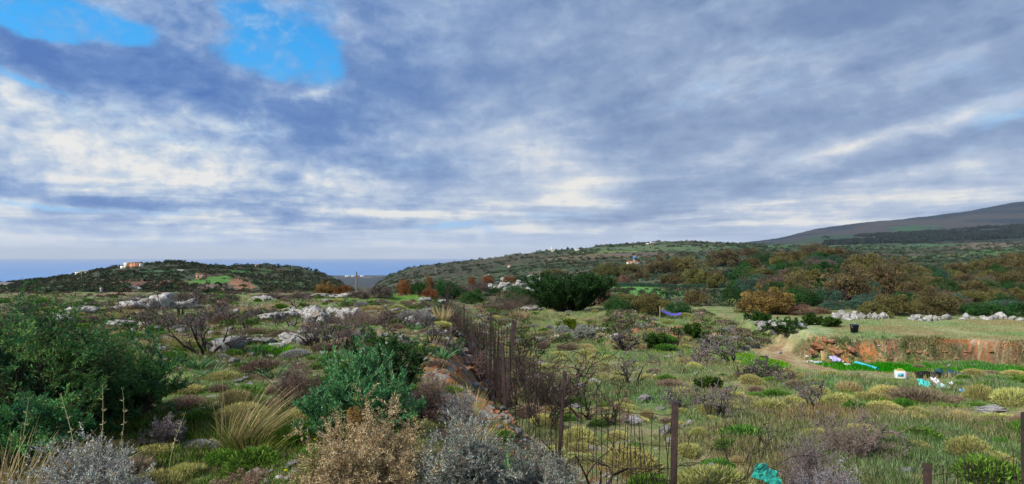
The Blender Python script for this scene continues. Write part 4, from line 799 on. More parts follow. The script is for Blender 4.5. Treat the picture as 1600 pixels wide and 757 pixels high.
#NEAR_END
# ================================================================== the field: cushion shrubs as single things
rng = RS(21); kept = []
def zone_of(x, y):
    px = CX + F * x / y
    if y < 12: return 'beside the near fence posts' if px < 1100 else 'around the sea green sheet' if px < 1300 else 'above the bottom right fence'
    if y < 20: return 'behind the charred bush' if px < 1050 else 'round the leaning burnt tree' if px < 1250 else 'round the wide black burnt bush'
    return 'in the field below the great dark bush' if px < 1000 else 'below the low earth bank' if px < 1180 else 'below the track and the rubbish'
def zone_left(x, y):
    px = CX + F * x / y
    if y > 11: return 'left of the large burnt shrub' if px < 322 else 'between burnt shrub and grey outcrop' if px < 480 else 'between grey outcrop and fence'
    return 'round the spiny bushes' if px < 300 else 'round the golden grass clump' if px < 480 else 'round the green bush by the fence'
def zone_valley(x, y):
    px = CX + F * x / y
    return 'above the great dark bush' if px < 980 else 'near the olive rows' if px < 1150 else 'behind the golden oak' if px < 1290 else 'among the great brown oaks' if px < 1450 else 'on the right slope'
KN = {'yellow': ('yellow green cushion shrub', 'cushion_shrub'), 'brown': ('brown twiggy cushion shrub', 'twiggy_cushion_shrub'), 'green': ('leafy green low shrub', 'leafy_shrub'), 'grey': ('ash grey cushion shrub', 'grey_cushion_shrub'), 'straw': ('straw coloured grass tuft', 'grass_tuft')}
def put_cush(kind, x, y, rad, label, group, hs=1.0):
    z = float(H(np.array([x]), np.array([y]))[0]); o = cush_obj(kind, rng, KN[kind][1])
    o.location = (x, y, z - .05 * rad); o.rotation_euler = (rng.uniform(-.1, .1), rng.uniform(-.1, .1), rng.uniform(0, 6.28)); o.scale = (rad * rng.uniform(.7, 1.45), rad * rng.uniform(.7, 1.1), rad * hs * rng.uniform(.65, 1.25))
    return tag(o, label, 'grass tuft' if kind == 'straw' else 'shrub', group)
HERO = [(1112, 768, 104, 'yellow', 'large yellow green cushion shrub right of the near post'), (988, 733, 104, 'yellow', 'large yellow green cushion shrub left of the near post'), (905, 690, 60, 'yellow', 'dull yellow cushion shrub behind the wire between two posts'), (1255, 600, 0, 'yellow', ''),
        (1440, 628, 62, 'brown', 'rusty brown cushion shrub in front of the teal rubbish'), (1385, 622, 56, 'yellow', 'yellowish cushion shrub left of the rusty brown one'), (1590, 632, 70, 'yellow', 'yellow green cushion shrub at the right edge above the slab'), (1530, 628, 60, 'yellow', 'yellow cushion shrub left of the slab'),
        (1385, 640, 44, 'yellow', 'yellow cushion shrub below the rubbish'), (1512, 710, 70, 'yellow', 'yellow cushion shrub in the slope above the bottom fence'), (1565, 725, 60, 'yellow', 'yellow cushion shrub beside the right post'),
        (240, 775, 100, 'yellow', 'yellow green cushion shrub between silver shrub and stones'), (285, 745, 60, 'yellow', 'small mossy yellow cushion shrub beside the stones'), (300, 790, 70, 'green', 'low green shrub at the bottom left of the stones'), (1165, 690, 80, 'green', 'dark green low shrub in the grass right of the near post'), (1205, 640, 60, 'yellow', 'pale yellow cushion shrub by the leaning burnt tree'),
        (350, 720, 60, 'green', 'dark green leafy tuft left of the golden grass foot'), (455, 690, 70, 'green', 'vivid green low shrub right of the golden grass foot'), (890, 525, 20, 'yellow', 'small olive cushion shrub beside the light grey ones'), (640, 500, 30, 'grey', 'ash grey dome shrub on the plateau near the fence'), (660, 502, 34, 'grey', 'second ash grey dome shrub on the plateau near the fence'),
        (775, 690, 60, 'green', 'olive leafy shrub on the bank under the posts')]
for px, py, wp, kd, lb in HERO:
    if not wp: continue
    x, y, z = hit(px, py); put_cush(kd, x, y, wp / F * y / 2, lb, None, 1.45 if wp > 90 else 1.1); kept.append((x, y, wp / F * y / 2))
def blocked(x, y, rad):
    tm = float(track_mask(np.array([x]), np.array([y]))[0]); te = float(terr_mask(np.array([x]), np.array([y]))[0])
    if tm > .35 or te > .05: return True
    return any((x - a) ** 2 + (y - b) ** 2 < ((rad + c) * .95) ** 2 for a, b, c in kept)
cnt = {}
for px, py, rr_ in [(1406, 592, .7), (1406, 603, .6), (1443, 592, .8), (1461, 592, .8), (1446, 612, .8), (1466, 610, .8), (1487, 612, .5), (1507, 620, .5), (1482, 590, .8), (1340, 576, .6), (1365, 584, .6), (1300, 572, .8), (1275, 572, .8), (1142, 578, .5), (1118, 665, .35), (1272, 648, .35), (1345, 722, .5), (985, 612, .35), (1193, 566, .6), (1178, 552, .6), (1165, 552, .5), (1107, 548, .6), (1200, 750, .45), (1200, 790, .4), (931, 610, .3), (1009, 636, .3), (993, 672, .35), (1043, 690, .3), (1560, 650, .5), (850, 580, .3), (1100, 500, .6), (1045, 500, 1.0)]:
    x, y, z = hit(px, py); kept.append((x, y, rr_))
PXS = rng.uniform(740, 1640, 2600); PYS = 486 + (rng.uniform(0, 1, 2600) ** 1.15) * 300
cx_, cy_, cz_ = hitn(PXS, PYS, 3.5, 80)
for x, y, px, py in zip(cx_, cy_, PXS, PYS):
    if y > 56 or side_s(np.array([x]), np.array([y]))[0] < .5 or sum(cnt.values()) >= 330: continue
    rad = rng.choice([rng.uniform(.13, .26), rng.uniform(.24, .44)]) * (1.0 if y < 22 else 1.2); 
    if 26 < y < 33 and x > 13.8: continue
    if blocked(x, y, rad): continue
    nz = float(fbm(np.array([x * .25]), np.array([y * .25]), 3, 99)[0]); u = rng.rand()
    kd = ('yellow' if u < .60 else 'brown' if u < .76 else 'straw' if u < .85 else 'green') if nz < .54 else ('green' if u < .42 else 'yellow' if u < .80 else 'brown' if u < .90 else 'straw')
    if kd == 'straw' and (y > 19 and x > 8): kd = 'yellow'
    if y > 34 and x > 1: kd = rng.choice(['yellow', 'brown', 'green', 'grey', 'brown'])
    if cnt.get(kd, 0) > 215: continue
    cnt[kd] = cnt.get(kd, 0) + 1; kept.append((x, y, rad)); zn = zone_of(x, y)
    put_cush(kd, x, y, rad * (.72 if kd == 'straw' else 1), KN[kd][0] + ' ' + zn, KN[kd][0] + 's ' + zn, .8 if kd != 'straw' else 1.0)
# low plants on the plateau left of the fence and on the bank
PXS = rng.uniform(-20, 735, 900); PYS = 468 + (rng.uniform(0, 1, 900) ** 1.3) * 280; cx_, cy_, cz_ = hitn(PXS, PYS, 3.5, 60); n_ = 0
for x, y in zip(cx_, cy_):
    if y > 46 or side_s(np.array([x]), np.array([y]))[0] > (-1.1 if y < 16 else -.3) or n_ >= 210: continue
    rad = rng.uniform(.12, .30) * (1 if y < 16 else 1.3)
    if blocked(x, y, rad * 1.15): continue
    kd = rng.choice(['green', 'brown', 'green', 'yellow', 'brown', 'grey', 'straw'], p=[.27, .2, .13, .1, .14, .08, .08]); kept.append((x, y, rad)); n_ += 1
    zn = zone_left(x, y)
    put_cush(kd, x, y, rad, KN[kd][0] + ' ' + zn, KN[kd][0] + 's ' + zn, .75)
# ------------------------------------------------------------------ grass, uncountable
def grass_field(name, n, pxr, pyr, pw, hgt, cols, wts, cond, seed, wid=.006, nb=7, mat=None, lean=.0, nzs=.5):
    rng = RS(seed); px = rng.uniform(*pxr, n); py = pyr[0] + rng.uniform(0, 1, n) ** pw * (pyr[1] - pyr[0]); x, y, z = hitn(px, py, 3.4, 70)
    ok = cond(x, y) & (y < 60); x, y, z = x[ok], y[ok], z[ok]; n = len(x); sc_ = np.clip(y / 9, 1, 5)
    nz = fbm(x * nzs, y * nzs, 3, seed)
    X = np.repeat(x, nb) + rng.normal(size=n * nb) * np.repeat(.05 * sc_, nb); Y = np.repeat(y, nb) + rng.normal(size=n * nb) * np.repeat(.06 * sc_, nb)
    Z = H(X, Y) - .01; m_ = n * nb; D = unit(np.stack([rng.normal(size=m_) * .35 + lean, rng.normal(size=m_) * .35, np.ones(m_)], 1))
    hh = np.repeat((hgt[0] + (hgt[1] - hgt[0]) * np.clip((nz - .3) * 2.5, 0, 1)) * np.clip(sc_ ** .35, 1, 1.8), nb) * rng.uniform(.5, 1.2, m_)
    V, T = blades(np.stack([X, Y, Z], 1), D, hh, np.repeat(wid * sc_ ** .85, nb) * rng.uniform(.6, 1.4, m_), rng, .22)
    c = mixtone(m_, cols, wts, rng, .25).reshape(m_, 4, 3); g_ = np.repeat(fbm(x * .35 + 9, y * .35, 3, seed + 3), nb)
    c = c * (1 + (g_[:, None, None] - .5) * np.array([.9, -.1, .2]))
    o = mk(name, V, T, mat or LEAF, col=np.clip(c, .01, .9).reshape(-1, 3)); o['kind'] = 'stuff'; return o
infield = lambda x, y: (side_s(x, y) > .0) & (track_mask(x, y) < .6) & (terr_mask(x, y) < .3)
onleft = lambda x, y: (side_s(x, y) < -1.25) | ((side_s(x, y) < -.2) & (fbm(x * 1.3, y * 1.3, 3, 4) > .56))
grass_field('meadow_grass', 42000, (730, 1650), (488, 800), 1.05, (.03, .17), [(.36, .40, .22), (.45, .43, .28), (.24, .32, .13), (.18, .28, .09), (.55, .52, .38)], (4, 3, 4, 3, 2), infield, 1, .0048, 8)
grass_field('green_grass', 15000, (730, 1650), (488, 800), 1.05, (.03, .13), [(.12, .25, .05), (.15, .30, .07), (.20, .29, .11)], (3, 3, 2), lambda x, y: infield(x, y) & (fbm(x * .35, y * .35, 3, 44) > .5), 2, .008, 8)
grass_field('plateau_grass', 15000, (-60, 800), (462, 800), 1.1, (.03, .11), [(.09, .20, .045), (.13, .24, .065), (.24, .24, .11), (.36, .30, .17), (.05, .12, .03)], (4, 3, 2, 1, 2), onleft, 3, .0065, 8)
strip = lambda x, y: (x > 15.0) & (y > 27.6) & (y < 31.0) & (terr_mask(x, y) < .2)
grass_field('lush_grass', 8000, (1280, 1650), (560, 625), 1.0, (.05, .13), [(.07, .26, .03), (.09, .33, .04), (.05, .18, .03)], (3, 2, 3), strip, 4, .010, 9)
grass_field('strip_grass', 2600, (1130, 1230), (530, 590), 1.0, (.05, .10), [(.10, .30, .02), (.15, .34, .03)], (3, 2), lambda x, y: ((x - 11.3) / 1.5) ** 2 + ((y - 29) / 4.2) ** 2 < 1, 5, .008, 9)
grass_field('terrace_grass', 9000, (1300, 1660), (500, 530), 1.0, (.02, .06), [(.30, .33, .18), (.36, .35, .22), (.20, .27, .10)], (3, 3, 2), lambda x, y: terr_mask(x, y) > .7, 6, .007, 6)
grass_field('cut_bank_weeds', 1500, (1260, 1660), (524, 575), 1.0, (.04, .14), [(.14, .15, .07), (.20, .17, .10), (.08, .10, .04)], (3, 3, 2), lambda x, y: (terr_mask(x, y) > .02) & (terr_mask(x, y) < .95) & (fbm(x * .8, y * 2, 3, 12) > .52), 7, .012, 8)
# loose stones and broken earth along the bank and the plateau
rng = RS(31); n = 2600; px = rng.uniform(60, 1080, n); py = 470 + rng.uniform(0, 1, n) * 300; x, y, z = hitn(px, py, 3.4, 60); s_ = side_s(x, y)
ok = (y < 50) & ((s_ < -.2) & (fbm(x * .6, y * .6, 3, 61) > .50) | (np.abs(s_ + .4) < .9) | ((np.abs(x - 1.1) < 1.3) & (np.abs(y - 7.6) < 1.6))); x, y, z = x[ok], y[ok], z[ok]
BV, BT = rock_mesh(400, 1, .3, .6); VV, TT, CC = [], [], []
for i, (a, b, c) in enumerate(zip(x, y, z)):
    r = rng.uniform(.012, .05) * np.clip(b / 8, 1, 2.4); q = rng.uniform(0, 6.28); R_ = np.array([[math.cos(q), -math.sin(q), 0], [math.sin(q), math.cos(q), 0], [0, 0, 1]])
    VV.append((BV * r * rng.uniform(.6, 1.4, 3)) @ R_.T + [a, b, c]); TT.append(BT + i * len(BV)); near_bank = abs(float(side_s(np.array([a]), np.array([b]))[0]) + .3) < 1.0
    CC.append(np.tile(np.array([(.34, .17, .10), (.42, .25, .17), (.36, .34, .32)][rng.randint(3)] if near_bank else (.40, .38, .36)) * rng.uniform(.6, 1.15), (len(BV), 1)))
pb = mk('gravel', np.concatenate(VV), np.concatenate(TT), DRY, col=np.concatenate(CC)); pb['kind'] = 'stuff'
# ================================================================== the wire fence
rust, G, bs = new_mat('rusted_iron', .85, .3)
to = G.n('ShaderNodeTexCoord'); G.link(G.ramp(G.noise(to.outputs['Object'], 9, 6, .7), [(.35, (.014, .010, .010)), (.55, (.028, .017, .015)), (.75, (.065, .032, .022))]), bs.inputs['Base Color'])
def zH(x, y): return float(H(np.array([float(x)]), np.array([float(y)]))[0])
def angle_bar(p0, p1, w_, parent, name='post', holes=False):
    """an L-section post between two points"""
    p0 = np.array(p0, float); p1 = np.array(p1, float); d = unit(p1 - p0); a = unit(np.cross(d, [0, 1, 0.])); b = np.cross(d, a); t_ = w_ * .14
    prof = [(0, 0), (w_, 0), (w_, t_), (t_, t_), (t_, w_), (0, w_)]; n = len(prof)
    V = np.array([p0 + a * u + b * v for u, v in prof] + [p1 + a * u + b * v for u, v in prof]); Fq = np.array([[i, (i + 1) % n, (i + 1) % n + n, i + n] for i in range(n)])
    T = np.concatenate([Fq[:, [0, 1, 2]], Fq[:, [0, 2, 3]], [[6, 7, 8], [6, 8, 9], [6, 9, 10], [6, 10, 11]], [[2, 1, 0], [3, 2, 0], [4, 3, 0], [5, 4, 0]]])
    return mk(name, V, T, rust, parent)
def wire_fence(name, label, line, tops, poststyle, seed, spacing=.085, rad=.0038, hfrac=.9, extra=(), sagk=.16):
    rng = RS(seed); r = empty(name, (line[0][0], line[0][1], 0)); org = np.array([line[0][0], line[0][1], 0.])
    for i, (x, y) in enumerate(line):
        lx, w_, vis = poststyle[i]
        if vis: angle_bar(np.array([x, y, zH(x, y) - .3]) - org, np.array([x + lx, y, tops[i]]) - org, w_, r)
    for (x0, y0, x1, z1, w_) in extra: angle_bar(np.array([x0, y0, zH(x0, y0) - .3]) - org, np.array([x1, y0, z1]) - org, w_, r)
    P0, P1, R0 = [], [], []
    for i in range(len(line) - 1):
        a = np.array(line[i]); b = np.array(line[i + 1]); L = np.linalg.norm(b - a); n = int(L / (spacing * (1 if a[1] < 11 else 1.9 if a[1] < 20 else 3.0)))
        for k_ in range(n + 1):
            f = (k_ + .3) / (n + 1); p = a + (b - a) * f; z0 = zH(*p); sag = sagk * math.sin(f * math.pi); zt = tops[i] * (1 - f) + tops[i + 1] * f - sag; h_ = (zt - z0) * hfrac * rng.uniform(.78, 1.06)
            ln = rng.normal() * .05 + .04 * math.sin(p[1] * 1.7); mid = np.array([p[0] + ln * .6 + rng.normal() * .008, p[1] + rng.normal() * .02, z0 + h_ * .5]); top = np.array([p[0] + ln + rng.normal() * .02, p[1] + rng.normal() * .03, z0 + h_])
            rr = rad * (1.15 if a[1] < 11 else .95); P0 += [np.array([p[0], p[1], z0 - .05]), mid]; P1 += [mid, top]; R0 += [rr, rr]
        for lv in (.28, .62, .93):
            prev = None
            for k_ in range(13):
                f = k_ / 12; p = a + (b - a) * f; z0 = zH(*p); sag = sagk * math.sin(f * math.pi); zt = tops[i] * (1 - f) + tops[i + 1] * f - sag
                q = np.array([p[0] + rng.normal() * .008, p[1], z0 + (zt - z0) * lv * hfrac + rng.normal() * .01])
                if prev is not None: P0.append(prev); P1.append(q); R0.append(rad * .9)
                prev = q
    P0 = np.array(P0) - org; P1 = np.array(P1) - org; V, T = tubes(P0, P1, np.array(R0), np.array(R0), 4); mk('wire_mesh', V, T, rust, r)
    return tag(r, label, 'fence')
tops_ = [-1.57, -1.51, -.98, -1.11, -1.20, -1.38, -1.5, -1.65, -1.9]
line_ = [(x, y) for y, x in FENCE_L]
sty = [(.03, .058, 1), (.10, .044, 1), (.16, .046, 1), (.06, .034, 1), (-.08, .032, 1), (.07, .034, 1), (-.05, .036, 1), (.08, .04, 1), (0, .04, 1)]
for i_ in range(3, len(line_)): tops_[i_] = max(tops_[i_], zH(*line_[i_]) + 1.15) if i_ < 4 else zH(*line_[i_]) + 1.30
wire_fence('wire_fence', 'rusty wire mesh fence with leaning posts running away down the slope', line_, tops_, sty, 1, extra=[(-.17, 9.9, .08, -1.05, .045), (-.05, 9.3, -.13, -1.3, .05)], hfrac=.97)
wire_fence('wire_fence', 'rusty fence with short bars crossing the bottom right corner', [(3.72, 5.5), (4.86, 5.8), (6.3, 6.2)], [-1.93, -1.80, -1.7], [(0, .0, 0), (-.02, .0, 0), (0, .05, 1)], 2, spacing=.05, hfrac=1.0, rad=.0036, sagk=.02, extra=[(3.72, 5.45, 3.72, -1.84, .048), (4.86, 5.75, 4.84, -1.46, .046)])
# ================================================================== things in the field
def simple(name, color, rough=.6, spec=.4, metal=0.0, noise_=.25, scale=6):
    m, G, b = new_mat(name, rough, spec); to = G.n('ShaderNodeTexCoord'); nn = G.noise(to.outputs['Object'], scale, 5, .65)
    c = np.array(color); G.link(G.ramp(nn, [(.3, tuple(c * (1 - noise_))), (.7, tuple(np.clip(c * (1 + noise_ * .6), 0, .95)))]), b.inputs['Base Color']); b.inputs['Metallic'].default_value = metal; return m
def lathe(prof, n=24):
    a = np.linspace(0, 2 * math.pi, n, endpoint=False); V = np.concatenate([np.stack([np.cos(a) * r, np.sin(a) * r, np.full(n, z)], 1) for r, z in prof]); T = []
    for k_ in range(len(prof) - 1):
        for i in range(n): j = (i + 1) % n; T += [[k_ * n + i, k_ * n + j, (k_ + 1) * n + j], [k_ * n + i, (k_ + 1) * n + j, (k_ + 1) * n + i]]
    return V, np.array(T)
def box(x0, x1, y0, y1, z0, z1, bev=0.0):
    import bmesh
    bm = bmesh.new(); bmesh.ops.create_cube(bm, size=1)
    for v in bm.verts: v.co = Vector(((x0 + x1) / 2 + v.co.x * (x1 - x0), (y0 + y1) / 2 + v.co.y * (y1 - y0), (z0 + z1) / 2 + v.co.z * (z1 - z0)))
    if bev: bmesh.ops.bevel(bm, geom=bm.edges[:], offset=bev, segments=2, affect='EDGES', profile=.5)
    bmesh.ops.triangulate(bm, faces=bm.faces[:]); V = np.array([v.co[:] for v in bm.verts]); T = np.array([[v.index for v in f.verts] for f in bm.faces]); bm.free(); return V, T
def join(*vt):
    Vs, Ts, o = [], [], 0
    for V, T in vt: Vs.append(V); Ts.append(T + o); o += len(V)
    return np.concatenate(Vs), np.concatenate(Ts)
# bucket
x, y, z = hit(1335, 521); s_ = 13 / F * y / 2; r = empty('bucket', (x, y, z), .3)
bm_ = simple('navy_plastic', (.022, .030, .065), .45, .4)
mk('bucket_wall', *lathe([(s_ * .0, .0), (s_ * .76, .0), (s_ * .98, s_ * 1.95), (s_ * 1.08, s_ * 1.95), (s_ * 1.08, s_ * 2.1), (s_ * .93, s_ * 2.1), (s_ * .72, .04)]), bm_, r, smooth=False)
a = np.linspace(0, math.pi, 14); P = np.stack([np.cos(a) * s_ * 1.08, -np.sin(a) * s_ * .55 - .0, s_ * 1.95 - np.sin(a) * s_ * .95], 1); V, T = tubes(P[:-1], P[1:], np.full(13, .012), np.full(13, .012), 6); mk('handle', V, T, simple('wire_grey', (.3, .3, .3)), r)
tag(r, 'dark blue bucket standing on the edge of the grassy terrace', 'bucket')
# tyres
tm_ = simple('black_rubber', (.018, .018, .019), .8, .3)
def tyre(px, py, wpx, label, tilt=0.0, rz=0.0, hfac=.32):
    x, y, z = hit(px, py); R_ = wpx / F * y / 2; prof = [(R_ * .58, -R_ * .18), (R_ * .7, -R_ * .28), (R_ * .95, -R_ * .25), (R_, -R_ * .15), (R_ * 1.01, 0), (R_, R_ * .15), (R_ * .95, R_ * .25), (R_ * .7, R_ * .28), (R_ * .58, R_ * .18), (R_ * .60, 0), (R_ * .58, -R_ * .18)]
    r = empty('tyre', (x, y, z + (R_ * .9 if tilt > .8 else R_ * .25)), rz); r.rotation_euler = (tilt, 0, rz); mk('tyre_casing', *lathe(prof, 32), tm_, r, smooth=True)
    P0, P1 = [], []
    for i in range(28):
        a = i / 28 * 2 * math.pi; P0.append((math.cos(a) * R_ * 1.0, math.sin(a) * R_ * 1.0, -R_ * .2)); P1.append((math.cos(a + .09) * R_ * 1.0, math.sin(a + .09) * R_ * 1.0, R_ * .2))
    mk('tread', *tubes(np.array(P0), np.array(P1), np.full(28, R_ * .035), np.full(28, R_ * .035), 4), tm_, r); return tag(r, label, 'tyre')
tyre(1193, 561, 14, 'black tyre lying flat on the vivid green strip'); tyre(1178, 544, 17, 'black tyre lying at the top of the vivid green strip'); tyre(1165, 548, 12, 'small black tyre left of the two flat ones', .3); tyre(1107, 545, 15, 'black tyre standing upright below the dark bush', 1.25, .5)
# hammock-like purple sheet on a pole
x, y, z = hit(1031, 497); hp = 18 / F * y
V, T = tubes(np.array([[x, y, z - .3]]), np.array([[x + .02, y, z + hp]]), np.array([.05]), np.array([.045]), 8); o = mk('wooden_pole', V - [x, y, z], T, simple('weathered_wood', (.32, .22, .12)), loc=(x, y, z)); tag(o, 'short wooden pole carrying the purple sheet', 'pole')
def sheet(name, label, P00, P10, P01, P11, color, cat, nu=26, nv=12, sag=.0, amp=.05, seed=1, thick=.006, stripes=None, mat=None, freq=3.0):
    P00, P10, P01, P11 = (np.array(p, float) for p in (P00, P10, P01, P11)); u, v = np.meshgrid(np.linspace(0, 1, nu), np.linspace(0, 1, nv)); u = u[..., None]; v = v[..., None]
    P = P00 * (1 - u) * (1 - v) + P10 * u * (1 - v) + P01 * (1 - u) * v + P11 * u * v
    n = np.cross(P10 - P00, P01 - P00); n = n / np.linalg.norm(n); uu = u[..., 0]; vv = v[..., 0]
    wv = (fbm(uu * freq + seed, vv * freq, 3, seed) - .5) * 2 * amp + np.abs(fbm(uu * freq * 1.7 + seed, vv * freq * 1.7, 2, seed + 5) - .5) * 2 * amp
    P = P + n * wv[..., None]; P[..., 2] -= sag * (np.sin(uu * math.pi)); P = P.reshape(-1, 3); c = P.mean(0); P = P - c
    Q = grid_faces(nv, nu); V = np.concatenate([P, P - n * thick]); T = np.concatenate([Q, Q[:, ::-1] + len(P)])
    o = mk(name, V, T, mat or simple(name + '_plastic', color, .5, .35, 0, .2), loc=tuple(c), smooth=True); return tag(o, label, cat) if label else o
def pt(px, py, Y): return ((px - CX) / F * Y, Y, -(py - HY) / F * Y)
Yh = y
sheet('sheet', 'purple blue sheet slung low from the wooden pole like a hammock', pt(1032, 483, Yh), pt(1064, 488, Yh + .4), pt(1032, 486, Yh - .3), pt(1064, 492, Yh - .3), (.10, .08, .38), 'sheet', sag=.16, amp=.05)
x, y, z = hit(1098, 494); sheet('bag', 'small pink bag lying in the scrub right of the hammock', (x - .16, y - .2, z + .02), (x + .15, y - .2, z + .05), (x - .12, y + .2, z + .25), (x + .16, y + .2, z + .2), (.40, .14, .20), 'bag', amp=.10)
# canister with a pale blue label
x, y, z = hit(1406, 592); s_ = 17 / F * y; r = empty('canister', (x, y, z), -.25); hh = 15 / F * y
mk('canister_body', *box(-s_ * .42, s_ * .42, -s_ * .28, s_ * .28, 0, hh * .82, .025), simple('white_plastic', (.72, .74, .74), .4, .4, 0, .08), r)
mk('side_panel', *box(s_ * .42, s_ * .47, -s_ * .26, s_ * .26, .03, hh * .78, .006), simple('lilac_plastic', (.45, .25, .62), .4, .4, 0, .1), r)
mk('label', *box(-s_ * .27, s_ * .22, -s_ * .286, -s_ * .281, hh * .25, hh * .60), simple('blue_label', (.12, .42, .58), .5, .3, 0, .35, 30), r)
lid = mk('lid', *join(box(-s_ * .40, s_ * .36, -s_ * .26, s_ * .26, hh * .83, hh * .90, .01), box(-s_ * .2, s_ * .2, -.02, .02, hh * .98, hh * 1.03, .005), box(-s_ * .2, -s_ * .16, -.02, .02, hh * .90, hh * .98), box(s_ * .16, s_ * .2, -.02, .02, hh * .90, hh * .98)), simple('yellow_lid', (.52, .44, .10), .5, .4, 0, .15), r)
tag(r, 'white canister with pale blue label and yellowish lid in the field', 'canister')
# rubbish right of the canister
bk = simple('black_plastic', (.012, .012, .014), .55, .35)
def crate(px, py, wpx, hpx, label, rz):
    x, y, z = hit(px, py); W = wpx / F * y; h = hpx / F * y; D_ = W * .6; parts = []
    for k_ in range(3): zz0 = h * (.02 + .36 * k_); zz1 = zz0 + h * .24; parts += [box(-W / 2, W / 2, -D_ / 2, -D_ / 2 + .02, zz0, zz1), box(-W / 2, W / 2, D_ / 2 - .02, D_ / 2, zz0, zz1), box(-W / 2 - .021, -W / 2 - .001, -D_ / 2, D_ / 2, zz0, zz1), box(W / 2 + .001, W / 2 + .021, -D_ / 2, D_ / 2, zz0, zz1)]
    r = empty('crate', (x, y, z), rz); mk('slats', *join(*parts), bk, r); mk('corner_post', *box(-W / 2 - .03, -W / 2 + .01, -D_ / 2 - .015, -D_ / 2 + .03, 0, h), bk, r); mk('corner_post', *box(W / 2 - .01, W / 2 + .03, -D_ / 2 - .015, -D_ / 2 + .03, 0, h), bk, r); mk('bottom', *box(-W / 2, W / 2, -D_ / 2, D_ / 2, -.01, .012), bk, r); return tag(r, label, 'crate')
crate(1443, 591, 16, 10, 'black slatted crate right behind the white canister', .2); crate(1461, 591, 14, 9, 'black slatted crate tipped beside the other crate', -.35)
x, y, z = hit(1442, 577); put_cush('brown', x, y + .3, .22, 'withered yellow flower head heap behind the crate', None)
def flat(name, label, px, py, wpx, dpx, color, cat, seed, up=.12, rz=0, amp=.08, mat=None):
    x, y, z = hit(px, py); W = wpx / F * y / 2; D_ = dpx; c, s2 = math.cos(rz), math.sin(rz)
    D_ *= .55; up *= .5
    def q(u, v, w_): return (x + u * c - v * s2, y + u * s2 + v * c, z + w_)
    return sheet(name, label, q(-W, -D_, .03), q(W, -D_, .05), q(-W, D_, up), q(W, D_, up * .8), color, cat, amp=amp, seed=seed, mat=mat, freq=4)
flat('sheet', 'dark teal plastic sheet lying right of the crates', 1482, 588, 36, .35, (.012, .06, .065), 'sheet', 2, .35)
flat('plastic_sheet', 'turquoise crumpled plastic in front of the crates', 1446, 608, 18, .24, (.06, .50, .48), 'plastic sheet', 3, .40)
flat('bag', 'white plastic bag between the turquoise and pale sheets', 1462, 605, 11, .2, (.70, .66, .76), 'bag', 4, .48)
flat('plastic_sheet', 'pale blue strip of plastic trailing down from the white bag', 1474, 610, 17, .22, (.45, .66, .68), 'plastic sheet', 5, .22, -.5)
flat('bag', 'small white scrap of plastic right of the pale strip', 1487, 606, 9, .14, (.72, .74, .78), 'plastic scrap', 6, .18)
flat('bag', 'small blue piece of plastic in the lush grass', 1507, 617, 11, .14, (.12, .36, .62), 'plastic scrap', 7, .2)
# rubbish left: board, bag, pipe, scraps
x, y, z = hit(1288, 565); r = empty('board', (x, y, z), .2); r.rotation_euler = (-.55, .35, .2); W = 9 / F * y; h = 17 / F * y
mk('board_panel', *box(-W / 2, W / 2, -.02, .02, 0, h, .004), simple('brown_board', (.52, .33, .16), .7, .2, 0, .25), r); tag(r, 'light brown board leaning on the rubbish heap', 'board')
x, y, z = hit(1279, 562); Wb = 14 / F * y
V, T = rock_mesh(410, 3, .35, .9); o = mk('sack', V * [Wb / 2, Wb / 2, Wb * .42], T, simple('dark_sack', (.03, .022, .02), .8, .2, 0, .4), loc=(x, y + .35, z + Wb * .15), smooth=True); tag(o, 'dark brown sack heaped behind the leaning board', 'sack')
flat('bag', 'lilac cloth bag slumped right of the board', 1304, 566, 14, .28, (.42, .40, .66), 'bag', 8, .55, amp=.12)
flat('plastic_sheet', 'white blue flat box lid in front of the board', 1278, 568, 13, .16, (.48, .66, .76), 'box lid', 9, .16, amp=.02)
flat('plastic_scrap', 'white scrap at the left end of the rubbish', 1262, 560, 7, .12, (.72, .72, .72), 'plastic scrap', 10, .22)
flat('plastic_scrap', 'thin white scrap lower at the left of the rubbish', 1265, 567, 9, .1, (.66, .66, .66), 'plastic scrap', 11, .08)
flat('plastic_scrap', 'greyish white scrap between bag and blue pipe', 1324, 573, 10, .16, (.60, .66, .68), 'plastic scrap', 12, .2)
flat('plastic_scrap', 'pale torn scrap right of the lilac bag', 1315, 568, 8, .12, (.50, .56, .60), 'plastic scrap', 13, .15)
a = np.array(hit(1337, 571)); b = np.array(hit(1371, 581)); a[2] += .14; b[2] += .12; nn = 12; t_ = np.linspace(0, 1, nn)[:, None]; P = a + (b - a) * t_; V, T = tubes(P[:-1], P[1:], np.full(nn - 1, .075), np.full(nn - 1, .075), 12)
o = mk('pipe', V - a, T, simple('cyan_plastic', (.06, .48, .62), .4, .4, 0, .12), loc=tuple(a), smooth=True); tag(o, 'bright blue plastic pipe lying at the foot of the red bank', 'pipe')
# green sheet near the bottom edge
Yg_ = hit(1200, 757)[1]; Yg_ = 6.3
gmat = simple('green_sheet_plastic', (.025, .36, .26), .5, .4, 0, .3, 9)
o = sheet('plastic_sheet', 'crumpled sea green plastic sheet caught in the grass at the bottom', pt(1172, 748, Yg_ - .15), pt(1226, 764, Yg_ - .05), pt(1182, 724, Yg_ + .15), pt(1214, 735, Yg_ + .25), (.03, .46, .33), 'plastic sheet', 50, 36, 0, .035, 17, .003, mat=gmat, freq=3.4)
